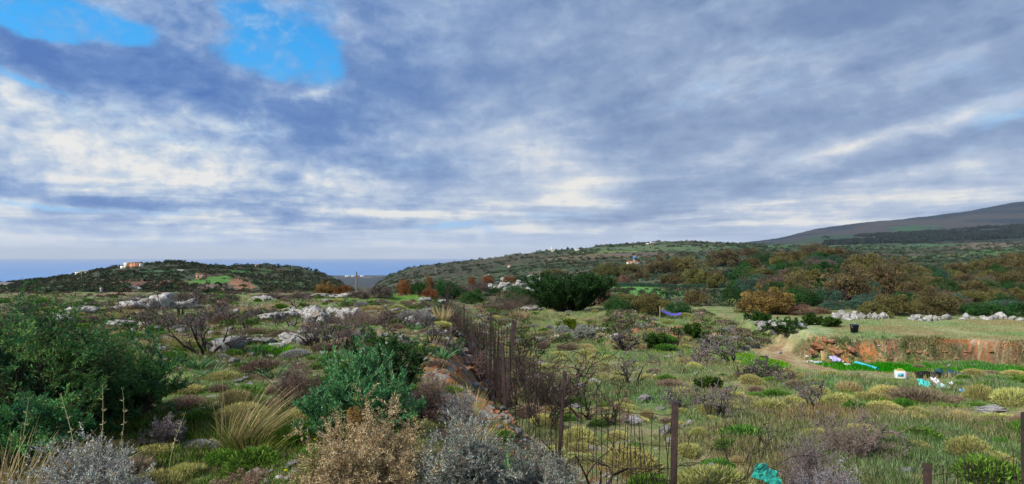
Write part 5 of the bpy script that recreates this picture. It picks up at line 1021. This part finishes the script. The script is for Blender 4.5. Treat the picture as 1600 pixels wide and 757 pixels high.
#THINGS_END
# ================================================================== trees
def crown(seed, n, lump, cols, wts, leaf=.085, lw=.045, flat=.85, low=.0, up=.1, nclump=34, csz=.30, hollow=.45):
    """a crown of leafy clumps, unit radius, base at z = 0"""
    rng = RS(seed); u = rng.uniform(-.35 + low, 1, nclump); a = rng.uniform(0, 6.283, nclump); rr = np.sqrt(1 - np.clip(u, -1, 1) ** 2); rad = rng.uniform(hollow, .92, nclump)[:, None]
    C_ = np.stack([np.cos(a) * rr, np.sin(a) * rr, u * flat], 1) * rad * (1 + lump * rng.normal(size=(nclump, 1)) * .35); cs = csz * rng.uniform(.6, 1.35, nclump)
    i = rng.randint(0, nclump, n); d = unit(rng.normal(size=(n, 3)) + [0, 0, .25]); P = C_[i] + d * (cs[i] * rng.uniform(.55, 1.05, n) ** .6)[:, None] * [1, 1, .8]
    D = unit(d * .8 + rng.normal(size=(n, 3)) * .7 + [0, 0, up]); V, T = blades(P, D, leaf * rng.uniform(.6, 1.4, n), lw * rng.uniform(.7, 1.3, n), rng, .1)
    cc = np.clip(1 + rng.normal(size=nclump) * .24, .5, 1.7)[i]; col = mixtone(n, cols, wts, rng, .2).reshape(n, 4, 3) * cc[:, None, None]
    V[:, 2] -= V[:, 2].min(); return V, T, np.clip(col, .005, .9).reshape(-1, 3)
KINDS = {
 'brown': ([(.145, .118, .066), (.185, .148, .080), (.105, .088, .054), (.105, .110, .050)], (4, 3, 3, 2)),
 'olivebrown': ([(.16, .150, .066), (.205, .185, .082), (.105, .118, .048), (.135, .115, .063)], (4, 3, 3, 2)),
 'gold': ([(.225, .145, .072), (.275, .18, .085), (.17, .12, .06), (.145, .125, .055)], (4, 3, 3, 2)),
 'darkgreen': ([(.032, .080, .030), (.048, .11, .036), (.024, .055, .022), (.075, .14, .045)], (4, 3, 3, 1)),
 'olive': ([(.065, .115, .080), (.085, .145, .10), (.042, .08, .055)], (4, 2, 3)),
 'rust': ([(.25, .125, .062), (.20, .11, .06), (.15, .095, .055)], (3, 3, 2)),
 'greytwig': ([(.135, .110, .095), (.105, .085, .075), (.165, .135, .115)], (3, 3, 2)),
 'pinkbrown': ([(.26, .180, .125), (.22, .15, .105), (.17, .13, .09)], (3, 3, 2)),
}
CR = {}; 
for ki, (kn, (cols, wts)) in enumerate(KINDS.items()):
    CR[kn] = []
    for v_ in range(4):
        n_ = 15000 if kn in ('brown', 'olivebrown', 'gold') else 9000
        k_ = dict(lump=.45, nclump=95, csz=.185) if kn not in ('olive', 'darkgreen') else dict(lump=.35, nclump=50, csz=.25)
        V, T, c = crown(500 + ki * 10 + v_, n_, cols=cols, wts=wts, flat=.8, leaf=.062, lw=.034, **k_); CR[kn].append(mk('crown', V, T, LEAF if kn != 'greytwig' else DRY, col=c, link=False))
TRK = []
for v_ in range(3):
    rng = RS(600 + v_); ns = 3
    (P0, P1, R0, R1), _ = grow(rng, np.zeros((ns, 3)) + [0, 0, -.12], unit(rng.normal(size=(ns, 3)) * [.35, .35, 0] + [0, 0, 1]), np.full(ns, .9), np.full(ns, .055), [(5, .12, .1, 4, .6, .6), (4, .15, .05, 3, .6, .6), (3, .2, 0, 0, 0, 0)])
    V, T = tubes(P0, P1, R0, R1, 5); TRK.append(mk('trunk', V, T, TWIG, col=np.tile((.10, .08, .065), (len(V), 1)), link=False))
trng = RS(700)
def tree(kind, px, py, wpx, hpx, label, group=None, cat='tree', at=None, ymin=45, name=None, parts=True):
    x, y, z = hit(px, py, ymin) if at is None else (*at, zH(*at)); W = wpx / F * y / 2; h = hpx / F * y
    me = CR[kind][trng.randint(4)]; nm = name or {'olive': 'olive_tree', 'darkgreen': 'evergreen_tree', 'rust': 'rust_leaved_tree', 'greytwig': 'bare_tree'}.get(kind, 'oak_tree')
    zs = 1.35; s_ = (W * .98, max(W * .9, h * .45), h / zs)
    if parts:
        r = empty(nm, (x, y, z - .03 * h), trng.uniform(0, 6.28), s_)
        if abs(s_[0] - s_[1]) > .3 * s_[0]: r.rotation_euler = (0, 0, trng.choice([0, math.pi]) + trng.uniform(-.25, .25))
        c = bpy.data.objects.new('crown', me); COL.objects.link(c); c.parent = r; c.location = (0, 0, -.13); t_ = bpy.data.objects.new('trunk', TRK[trng.randint(3)]); COL.objects.link(t_); t_.parent = r
    else:
        r = bpy.data.objects.new(nm, me); COL.objects.link(r); r.location = (x, y, z - .03 * h); r.scale = s_; r.rotation_euler = (0, 0, trng.uniform(0, 6.28) if abs(s_[0] - s_[1]) < .3 * s_[0] else trng.uniform(-.2, .2))
    return tag(r, label, cat, group)
# the great dark bush: upright sprays, dense
x, y, z = hit(887, 486, 40)
near_bush('evergreen_bush', 'great dark green dense bush standing alone beyond the field', 887, 486, 118, 58, dict(levels=[(5, .10, .14, 9, .5, .5), (4, .14, .16, 7, .5, .45), (3, .14, .2, 0, 0, 0)], leafL=.20, leafW=.07, cols=[(.025, .060, .022), (.035, .085, .028), (.018, .042, .018), (.06, .12, .035)],
    wts=(4, 3, 3, 1), openness=.35, stem_r=.05, stemcol=(.06, .05, .04), seed=60, nst=60, nleaf=52000, flat=.15), cat='bush')
TREES = [
 ('gold', 1196, 490, 84, 50, 'golden brown round oak standing alone at the edge of the field'),
 ('pinkbrown', 1245, 492, 60, 20, 'pinkish brown low brush at the right foot of the golden oak'), ('pinkbrown', 1280, 490, 40, 12, 'low pinkish brush right of the other pinkish brush'),
 ('olivebrown', 1012, 492, 56, 42, 'olive brown round tree above the purple hammock'), ('darkgreen', 968, 488, 50, 30, 'dark green tree right of the great dark bush'), ('pinkbrown', 945, 478, 26, 34, 'tan leafed small tree touching the great dark bush'), ('darkgreen', 1062, 492, 46, 22, 'dark green low tree behind the hammock'), ('olivebrown', 1040, 480, 30, 16, 'small olive brown tree behind the hammock'),
 ('brown', 1133, 415, 64, 32, 'brown domed oak on the skyline left of the green tree'), ('darkgreen', 1190, 412, 44, 22, 'dark green tree on the knoll between brown oaks'), ('brown', 1172, 402, 36, 20, 'dark brown oak on the skyline of the knoll'), ('brown', 1222, 410, 36, 22, 'reddish brown oak beside the skyline gap'), ('olivebrown', 1090, 445, 50, 34, 'yellowish olive oak on the left slope of the knoll'),
 ('olivebrown', 1120, 450, 40, 28, 'olive brown oak next to the yellowish one'), ('darkgreen', 1146, 474, 36, 36, 'dark green tree left of the golden oak'), ('gold', 1173, 432, 26, 18, 'small golden oak above the golden round one'), ('darkgreen', 1160, 438, 56, 24, 'dark green tree under the small golden oak'), ('darkgreen', 1228, 432, 40, 30, 'dark green tree in the saddle of the knoll'),
 ('greytwig', 1205, 446, 46, 20, 'grey leafless thicket above the golden oak'), ('brown', 1272, 398, 48, 22, 'dark brown oak forming the top of the knoll'), ('olivebrown', 1262, 454, 66, 50, 'large olive brown oak with a domed crown right of the saddle'), ('darkgreen', 1246, 462, 34, 26, 'dark green tree under the large domed oak'), ('brown', 1305, 412, 64, 32, 'broad brown oak below the knoll top'), ('brown', 1325, 470, 84, 64, 'great brown oak in the middle of the thicket'),
 ('brown', 1372, 462, 84, 66, 'great brown oak right of the other great oak'), ('olivebrown', 1352, 424, 66, 34, 'olive brown oak on the right skyline of the thicket'), ('brown', 1402, 440, 58, 42, 'brown oak on the right shoulder of the thicket'), ('brown', 1440, 455, 60, 36, 'brown oak at the right end of the thicket'), ('brown', 1420, 466, 50, 34, 'rounded brown oak low at the right end of the thicket'),
 ('olivebrown', 1396, 492, 80, 40, 'pale olive brown bushy tree behind the boulders'), ('olivebrown', 1365, 496, 56, 28, 'pale olive tree directly above the boulder heap'), ('brown', 1462, 492, 62, 46, 'brown tree behind the boulder line left of the green ones'), ('olivebrown', 1488, 488, 44, 30, 'small olive tree right of the brown one behind the boulders'),
 ('brown', 1497, 432, 46, 28, 'dark brown round tree in the gap at the right'), ('greytwig', 1528, 440, 40, 18, 'grey brown thicket in the gap at the right'), ('olivebrown', 1532, 426, 60, 24, 'olive brown tree on the far right slope'), ('brown', 1572, 428, 66, 36, 'brown tree on the right slope near the frame edge'), ('brown', 1598, 452, 60, 44, 'brown tree at the right edge above the evergreens'),
 ('olivebrown', 1592, 416, 50, 28, 'olive brown tree highest on the right slope'), ('darkgreen', 1542, 458, 52, 24, 'dark green tree in the middle of the right slope'), ('brown', 1560, 470, 40, 24, 'small brown tree right of the dark green one'),
 ('darkgreen', 1550, 494, 70, 26, 'dark evergreen low tree behind the boulders at right'), ('darkgreen', 1598, 494, 60, 30, 'dark evergreen tree at the right edge behind the boulders'), ('darkgreen', 1515, 492, 40, 22, 'dark evergreen tree left of the others behind the boulders'), ('olive', 1345, 484, 54, 22, 'blue green olive tree in front of the great oaks'), ('olive', 1300, 484, 44, 18, 'blue green olive tree left of the first olive'), ('olive', 1575, 484, 60, 20, 'large blue green olive tree low on the right slope'),
 ('brown', 1030, 428, 52, 32, 'large brown oak left of the knoll'), ('olivebrown', 1065, 425, 56, 36, 'olive brown oak joined to the large brown one'), ('brown', 1045, 445, 36, 22, 'pinkish brown oak below the large brown one'), ('olivebrown', 952, 434, 52, 30, 'olive brown oak above the tan tree'), ('olivebrown', 985, 428, 48, 22, 'olive brown oak left of the low orange house'), ('pinkbrown', 975, 444, 26, 18, 'small pinkish brown tree under the olive brown oaks'), ('olivebrown', 955, 448, 26, 18, 'small olive tree under the olive brown oaks'),
 ('brown', 1000, 440, 30, 20, 'small brown tree above the olive rows'), ('darkgreen', 920, 440, 40, 16, 'dark green tree topping the slope over the great dark bush'), ('olivebrown', 865, 430, 40, 12, 'low olive brown tree left above the great bush'),
]
for k_, px, py, wp, hp, lb in TREES: tree(k_, px, py, wp, hp, lb, cat='tree')
RIDGE = [('gold', 508, 462, 34, 26, 'orange brown bush at the left end of the skyline row'), ('rust', 535, 464, 34, 24, 'rust brown bush beside the orange one at the skyline'), ('greytwig', 560, 466, 40, 20, 'bare brown thicket left of the rust tree'), ('greytwig', 595, 466, 46, 22, 'wide bare thicket on the skyline of the plateau'), ('rust', 632, 460, 26, 30, 'tall rust coloured tree on the skyline'), ('darkgreen', 654, 460, 22, 28, 'dark green tree between two rust ones'),
 ('rust', 671, 452, 18, 26, 'narrow rust coloured tree beside the pine'), ('rust', 672, 466, 34, 20, 'rust coloured bush below the narrow tree'), ('darkgreen', 688, 456, 20, 24, 'dark green pine left of the far fence end'), ('darkgreen', 702, 456, 24, 24, 'dark green pine at the far fence end'), ('greytwig', 722, 462, 34, 26, 'bare grey thicket at the far fence end'), ('rust', 737, 448, 14, 20, 'small rust coloured tree beyond the fence end'), ('greytwig', 750, 458, 36, 24, 'bare thicket right of the fence end'),
 ('rust', 762, 444, 22, 18, 'rust coloured tree above the stone field'), ('rust', 797, 442, 24, 14, 'rust coloured tree left above the great dark bush'), ('darkgreen', 815, 440, 24, 12, 'dark green tree left above the great dark bush'), ('gold', 818, 474, 26, 12, 'golden brush right of the stone field'), ('greytwig', 475, 466, 60, 12, 'bare low thicket on the skyline behind the plateau'), ('darkgreen', 356, 470, 36, 12, 'flat dark green bush on the skyline right of the burnt shrub'), ('greytwig', 425, 468, 60, 14, 'bare dark thicket behind the flat skyline boulder'), ('greytwig', 300, 468, 60, 10, 'bare dark thicket behind the skyline boulders')]
for k_, px, py, wp, hp, lb in RIDGE: tree(k_, px, py, wp, hp, lb, cat='tree' if 'tree' in lb or 'pine' in lb else 'bush', ymin=30, name='skyline_bush' if 'bush' in lb or 'thicket' in lb else None)
# olive rows
orow = [(962, 449, 1160, 452), (958, 458, 1140, 464), (962, 466, 1160, 474), (1060, 441, 1150, 446), (1490, 470, 1600, 474), (1500, 480, 1600, 486), (1270, 470, 1320, 474)]
for px0, py0, px1, py1 in orow:
    x0, y0, _ = hit(px0, py0, 60); x1, y1, _ = hit(px1, py1, 60); n = int(math.hypot(x1 - x0, y1 - y0) / 1.9)
    for i in range(min(n, 30)):
        f = i / max(1, min(n, 30)); tree('olive', 0, 0, 12, 8.5, 'blue green olive tree in the planted rows below the knoll', 'olive rows below the knoll', at=(x0 + (x1 - x0) * f, y0 + (y1 - y0) * f + trng.uniform(-.4, .4)), parts=False)
# mixed scrub trees of the valley, each its own
MID = [('darkgreen', 'dark green tree of the valley thicket', .38), ('olivebrown', 'olive brown tree of the valley thicket', .24), ('brown', 'brown tree of the valley thicket', .14), ('greytwig', 'grey leafless tree of the valley thicket', .06), ('olive', 'blue green olive tree of the valley', .18)]
PXS = trng.uniform(700, 1640, 900); PYS = trng.uniform(404, 490, 900); ax, ay, az_ = hitn(PXS, PYS, 58, 330); kp = []; cn = 0
for x, y, px, py in zip(ax, ay, PXS, PYS):
    if y > 300 or cn >= 215: continue
    knoll = math.exp(-((px - 1300) / 190) ** 2 - ((y - 130) / 45) ** 2) + .5 * math.exp(-((px - 1560) / 110) ** 2 - ((y - 150) / 70) ** 2) + .35 * math.exp(-((px - 1010) / 90) ** 2 - ((y - 190) / 50) ** 2)
    if trng.rand() > .22 + knoll * 1.1: continue
    if 955 < px < 1160 and 444 < py < 478: continue
    if 830 < px < 945 and py > 428: continue
    if any((x - a) ** 2 + (y - b) ** 2 < 5.5 for a, b in kp): continue
    kp.append((x, y)); cn += 1; kd, lb, _ = MID[trng.choice(5, p=[m_[2] for m_ in MID])]; sz = trng.uniform(2.0, 4.6) if knoll > .2 else trng.uniform(1.4, 3.2)
    zn = zone_valley(x, y); lb = lb.replace('of the valley thicket', zn).replace('of the valley', zn); tree(kd, 0, 0, sz * F / y * trng.uniform(1.0, 1.4), sz * F / y * .8, lb, lb.replace('tree ', 'trees '), at=(x, y), parts=y < 110)
# the far slopes' scrub and groves, too many to count
def far_scrub(name, n, pxr, Yr_, size, cols, wts, seed, dens=lambda px, Y, X: np.ones_like(px), nl=26, lf=.75):
    rng = RS(seed); px = rng.uniform(*pxr, n); Y = np.exp(rng.uniform(math.log(Yr_[0]), math.log(Yr_[1]), n)); X = (px - CX) / F * Y; z = H(X, Y)
    ok = (rng.rand(n) < dens(px, Y, X)) & (z > SEA + 1); X, Y, z, px = X[ok], Y[ok], z[ok], px[ok]; n = len(X); S = rng.uniform(*size, n) * (np.clip(Y / 600, .8, 2.6) if Yr_[0] > 60 else 1.0)
    d = unit(rng.normal(size=(n, nl, 3)) + [0, 0, .2]); d[..., 2] = np.abs(d[..., 2]); P = np.stack([X, Y, z], 1)[:, None] + d * S[:, None, None] * np.array([1.15, 1.15, .85]) * rng.uniform(.6, 1, (n, nl, 1)); P = P.reshape(-1, 3)
    D = unit(d.reshape(-1, 3) + rng.normal(size=(n * nl, 3)) * .8); L = np.repeat(S, nl) * lf; V, T = blades(P, D, L, L * .75, rng, .1)
    c0 = mixtone(n, cols, wts, rng, .25, 1); c = np.repeat(c0, nl, 0) * (1 + rng.normal(size=(n * nl, 1)) * .15); o = mk(name, V, T, LEAF, col=np.clip(np.repeat(c, 4, 0), .005, .9)); o['kind'] = 'stuff'; return o
DS = [(.035, .055, .028), (.05, .07, .035), (.075, .075, .045), (.09, .065, .045), (.028, .042, .026)]
PCH = lambda X, Y, s_, sd: fbm(X / s_, Y / s_, 3, sd)
def d_hill(px, Y, X): 
    q = .25 + 1.6 * sst(PCH(X, Y, 45, 5), .42, .56); bare = ((np.abs(px - 330) < 45) & (Y > 380) & (Y < 500)) | ((np.abs(px - 385) < 24) & (Y > 320) & (Y < 440)) | ((np.abs(px - 212) < 12) & (Y > 300) & (Y < 420)); return q * np.where(bare, .12, 1)
far_scrub('hill_scrub', 11000, (-300, 560), (170, 900), (1.0, 2.4), DS, (4, 3, 3, 2, 3), 1, d_hill)
far_scrub('ridge_scrub', 13000, (560, 1750), (300, 2300), (.9, 2.0), DS + [(.07, .10, .06)], (4, 3, 3, 1, 3, 4), 2, lambda px, Y, X: .12 + 1.1 * sst(PCH(X, Y, 90, 6), .47, .58))
far_scrub('olive_groves', 9000, (780, 1750), (190, 900), (.9, 1.5), [(.075, .11, .075), (.10, .14, .095), (.055, .08, .05)], (3, 2, 3), 3, lambda px, Y, X: 1.3 * sst(PCH(X, Y, 70, 8), .44, .5) * (np.sin(Y * .9 + X * .12) > -.2))
far_scrub('pine_wood', 5000, (1290, 1680), (2400, 3300), (3.0, 5.0), [(.012, .025, .022), (.02, .035, .028)], (1, 1), 4, lambda px, Y, X: sst(PCH(X, Y, 220, 9) + .18 * (np.abs(Y - 2700) < 260), .50, .56))
far_scrub('near_scrub', 3000, (-400, 1750), (56, 190), (.3, .75), DS + [(.16, .13, .09), (.10, .13, .06)], (4, 3, 3, 3, 3, 3, 3), 5, lambda px, Y, X: (.15 + .9 * sst(PCH(X, Y, 9, 10), .45, .6)) * (1 - .6 * ((px < 700) & (Y < 60))), nl=110, lf=.34)
hide = lambda px, Y: ((px > 1010) & (px < 1085) & (Y > 36) & (Y < 60)) | ((px > 1160) & (px < 1235) & (Y > 48) & (Y < 70)) | ((px > 820) & (px < 950) & (Y > 38) & (Y < 60))
far_scrub('mid_scrub', 2200, (745, 1262), (34, 58), (.15, .40), [(.16, .13, .10), (.11, .14, .06), (.22, .19, .13), (.08, .10, .045), (.24, .25, .23)], (3, 3, 2, 2, 1), 7, lambda px, Y, X: (terr_mask(X, Y) < .1) * (track_mask(X, Y) < .2) * (.35 + sst(PCH(X, Y, 4, 12), .42, .6)) * ~hide(px, Y), nl=110, lf=.36)
far_scrub('plateau_scrub', 1500, (-200, 720), (17, 50), (.08, .22), [(.14, .11, .09), (.10, .08, .07), (.09, .13, .05), (.20, .16, .13)], (3, 3, 3, 1), 6, lambda px, Y, X: (side_s(X, Y) < -.4) * (.15 + 1.0 * sst(PCH(X, Y, 3, 11), .48, .6)), nl=90, lf=.4)
# lone trees on the skylines
for px, py, wp, hp, lb in [(430, 415.5, 6, 4, 'lone round tree on the crest of the headland'), (387, 417, 12, 6, 'tree clump left of the small orange hut on the headland'), (367, 418, 8, 5, 'small tree left of the clump on the headland'), (494, 425, 8, 6, 'round tree at the right end of the headland'), (483, 422, 5, 4, 'small tree near the right end of the headland'), (270, 410, 10, 4, 'tree on the top of the headland right of the orange house'), (235, 414, 8, 5, 'dark tree right of the orange house'), (50, 444, 22, 9, 'round dark tree by the coast at the far left'), (33, 444, 8, 7, 'thin tree left of the round coastal tree'), (181, 417, 7, 4, 'dark tree left of the orange house'), (250, 412, 7, 4, 'dark tree on the headland crest'), (110, 434, 16, 5, 'dark tree left of the yellow house'), (145, 424, 8, 4, 'dark tree right of the yellow house')]:
    tree('darkgreen', px, py, wp, hp, lb, ymin=350, name='distant_tree')
for px, py, wp, hp, lb in [(808, 400, 6, 4, 'lone dark tree on the crest of the long ridge at left'), (823, 399, 8, 3, 'low dark tree on the ridge crest'), (869, 393, 4, 5, 'cypress right of the white chapel'), (878, 392, 4, 4, 'narrow tree second from the chapel'), (887, 391, 4, 6, 'taller cypress on the ridge third from the chapel'), (894, 391, 5, 5, 'round tree on the ridge fourth from the chapel'), (903, 391, 9, 3, 'low trees on the ridge beyond the cypresses'), (932, 385, 8, 4, 'round tree on the rising ridge crest'), (955, 386, 10, 4, 'wide tree on the ridge below the crest'), (1056, 380, 5, 3, 'tiny tree right of the ridge house'), (1066, 380, 4, 3, 'tiny tree second right of the ridge house'), (1097, 381, 7, 4, 'round tree on the ridge skyline'), (1137, 383, 8, 5, 'round tree where the ridge meets the mountain')]:
    tree('darkgreen', px, py, wp, hp, lb, ymin=1000, name='distant_tree')
# ================================================================== houses
def bmat(name, c): return simple(name, c, .85, .1, 0, .12, .4)
HM = dict(orange=bmat('orange_render', (.62, .27, .13)), cream=bmat('cream_render', (.66, .60, .48)), yellow=bmat('yellow_render', (.50, .45, .24)), white=bmat('white_render', (.75, .73, .69)), brown=bmat('brown_stone', (.36, .20, .13)), tile=bmat('clay_tile', (.45, .17, .09)), grey=bmat('grey_concrete', (.42, .41, .39)))
glass = simple('dark_window', (.03, .035, .045), .2, .5, 0, .1)
def block(parent, name, x0, x1, y0, y1, z0, z1, m): return mk(name, *box(x0, x1, y0, y1, z0, z1), HM[m] if isinstance(m, str) else m, parent)
def house(name, label, px, py, wpx, hpx, walls, roof, storeys=2, ymin=300, rz=0.1, flat_roof=True, wings=(), nwin=4, cat='house'):
    x, y, z = hit(px, py, ymin); W = wpx / F * y; h = hpx / F * y; D_ = W * .6; r = empty(name, (x, y + D_ * .4, z - .5), rz)
    block(r, 'wall', -W / 2, W / 2, -D_ / 2, D_ / 2, -2, h, walls)
    if flat_roof: block(r, 'roof', -W / 2 - .4, W / 2 + .4, -D_ / 2 - .4, D_ / 2 + .4, h + .01, h + max(.35, h * .06), roof)
    else:
        V = np.array([(-W / 2 - .4, -D_ / 2 - .4, h), (W / 2 + .4, -D_ / 2 - .4, h), (W / 2 + .4, D_ / 2 + .4, h), (-W / 2 - .4, D_ / 2 + .4, h), (-W / 2 + D_ * .3, 0, h * 1.38), (W / 2 - D_ * .3, 0, h * 1.38)]); T = np.array([(0, 1, 5), (0, 5, 4), (1, 2, 5), (2, 3, 4), (2, 4, 5), (3, 0, 4), (0, 3, 2), (0, 2, 1)]); mk('roof', V + [0, 0, .01], T, HM[roof], r)
    for s_ in range(storeys):
        for i in range(nwin):
            cx = -W / 2 + W * (i + .5) / nwin; zz = h * (s_ + .3) / storeys; wf = block(r, 'window', cx - W / nwin * .18, cx + W / nwin * .18, -D_ / 2 - .12, -D_ / 2 - .01, zz, zz + h / storeys * .48, 'white'); mk('pane', *box(cx - W / nwin * .14, cx + W / nwin * .14, -D_ / 2 - .16, -D_ / 2 - .125, zz + .1, zz + h / storeys * .48 - .1), glass, wf)
    for (u0, u1, hh, m) in wings: block(r, 'wing', W * u0, W * u1, -D_ / 2 - .5, D_ / 2 - 1, -2, h * hh, m)
    return tag(r, label, cat)
house('villa', 'two storey orange and cream villa on the crest of the headland', 209, 418, 17, 8.5, 'orange', 'cream', 2, 450, wings=[(-.85, -.51, .95, 'cream'), (.51, .62, .8, 'cream'), (-1.15, -.86, .35, 'white')])
house('house', 'low yellowish house on the left shoulder of the headland', 131, 428, 15, 4.5, 'yellow', 'cream', 1, 450, wings=[(-.85, -.51, .7, 'white')], nwin=3)
house('ruin', 'brown square stone ruin above the bright green field', 313, 436, 14, 9, 'brown', 'brown', 1, 300, nwin=2, cat='ruin')
house('hut', 'tiny orange roofed hut on the headland crest', 401, 416.5, 5, 2.6, 'yellow', 'tile', 1, 450, flat_roof=False, nwin=1, cat='hut')
house('shed', 'small white flat roofed shed behind the boulder row', 181, 467, 9, 4, 'white', 'grey', 1, 60, nwin=1, cat='shed')
house('cottage', 'pale cottage at the coast at the far left', 8, 446, 22, 4, 'cream', 'grey', 1, 350, nwin=2)
house('farmhouse', 'white farmhouse low on the long ridge', 796, 418, 5, 3, 'white', 'tile', 1, 700, flat_roof=False, nwin=2)
house('ridge_house', 'white house on the skyline of the ridge', 1021, 382, 9, 3.4, 'white', 'grey', 1, 1000, nwin=3, wings=[(-1.2, -.51, .5, 'white')])
house('low_house', 'low orange roofed house among the brown oaks', 990, 413, 19, 4, 'cream', 'tile', 1, 200, flat_roof=False, nwin=4)
house('small_house', 'small pale house left of the orange roofed one', 949, 413, 10, 3, 'cream', 'grey', 1, 200, nwin=2)
house('ridge_building', 'pale long building on the ridge behind the cypresses', 905, 391, 12, 2, 'white', 'grey', 1, 1000, nwin=3, cat='building')
for i, (px, w_, lb) in enumerate([(543, 8, 'white building by the shore at the left of the gap'), (552, 6, 'grey building by the shore in the gap'), (566, 7, 'pale building by the shore at the right of the gap')]): house('shore_building', lb, px, 433, w_, 2.2, 'white', 'grey', 1, 3600, nwin=2, cat='building')
x, y, z = hit(862, 394, 1000); s_ = y / F; r = empty('chapel', (x, y, z)); block(r, 'tower', -1.3 * s_, 1.1 * s_, 0, 3 * s_, -3, 7 * s_, 'cream'); block(r, 'nave', 1.11 * s_, 5 * s_, 0, 3 * s_, -3, 3.2 * s_, 'cream'); block(r, 'belfry', -.7 * s_, .5 * s_, .5 * s_, 2 * s_, 7.01 * s_, 9.2 * s_, 'white'); tag(r, 'pale chapel with a square tower on the ridge skyline', 'chapel')
x, y, z = hit(993, 409, 200); s_ = y / F; V, T = lathe([(0, 0), (3.2 * s_, 0), (3.2 * s_, 4.0 * s_), (2.6 * s_, 5 * s_), (0, 5.2 * s_)], 20); o = mk('water_tank', V, T, simple('blue_tank', (.10, .20, .42), .5, .3), loc=(x, y + 6 * s_, z + 3.2 * s_)); r_ = o; mk('tank_stand', *box(-2.4 * s_, 2.4 * s_, -2.4 * s_, 2.4 * s_, -4.5 * s_, -.02), HM['grey'], o); tag(o, 'blue water tank standing behind the orange roofed house', 'water tank')
# poles and pylons
def pole(label, px, py, hpx, ymin, r=.12, col=HM['grey'], arm=True):
    x, y, z = hit(px, py, ymin); h = hpx / F * y; R_ = max(r, .35 / F * y); a = empty('utility_pole', (x, y, z)); mk('shaft', *tubes(np.array([[0, 0, -.5]]), np.array([[0, 0, h]]), np.array([R_]), np.array([R_ * .7]), 8), col, a)
    if arm: mk('crossarm', *box(-h * .12, h * .12, -R_ * .5, R_ * .5, h * .86, h * .86 + R_), col, a)
    return tag(a, label, 'pole')
pole('pale thin pole left of the boulder row', 158, 470, 16, 60); pole('grey pole standing at the skyline left of the rust tree', 557, 466, 34, 40, .07, simple('grey_wood', (.20, .17, .15)), False)
pole('utility pole on the headland slope left', 127, 438, 12, 350); pole('utility pole rising from the long ridge', 681, 428, 10, 700)
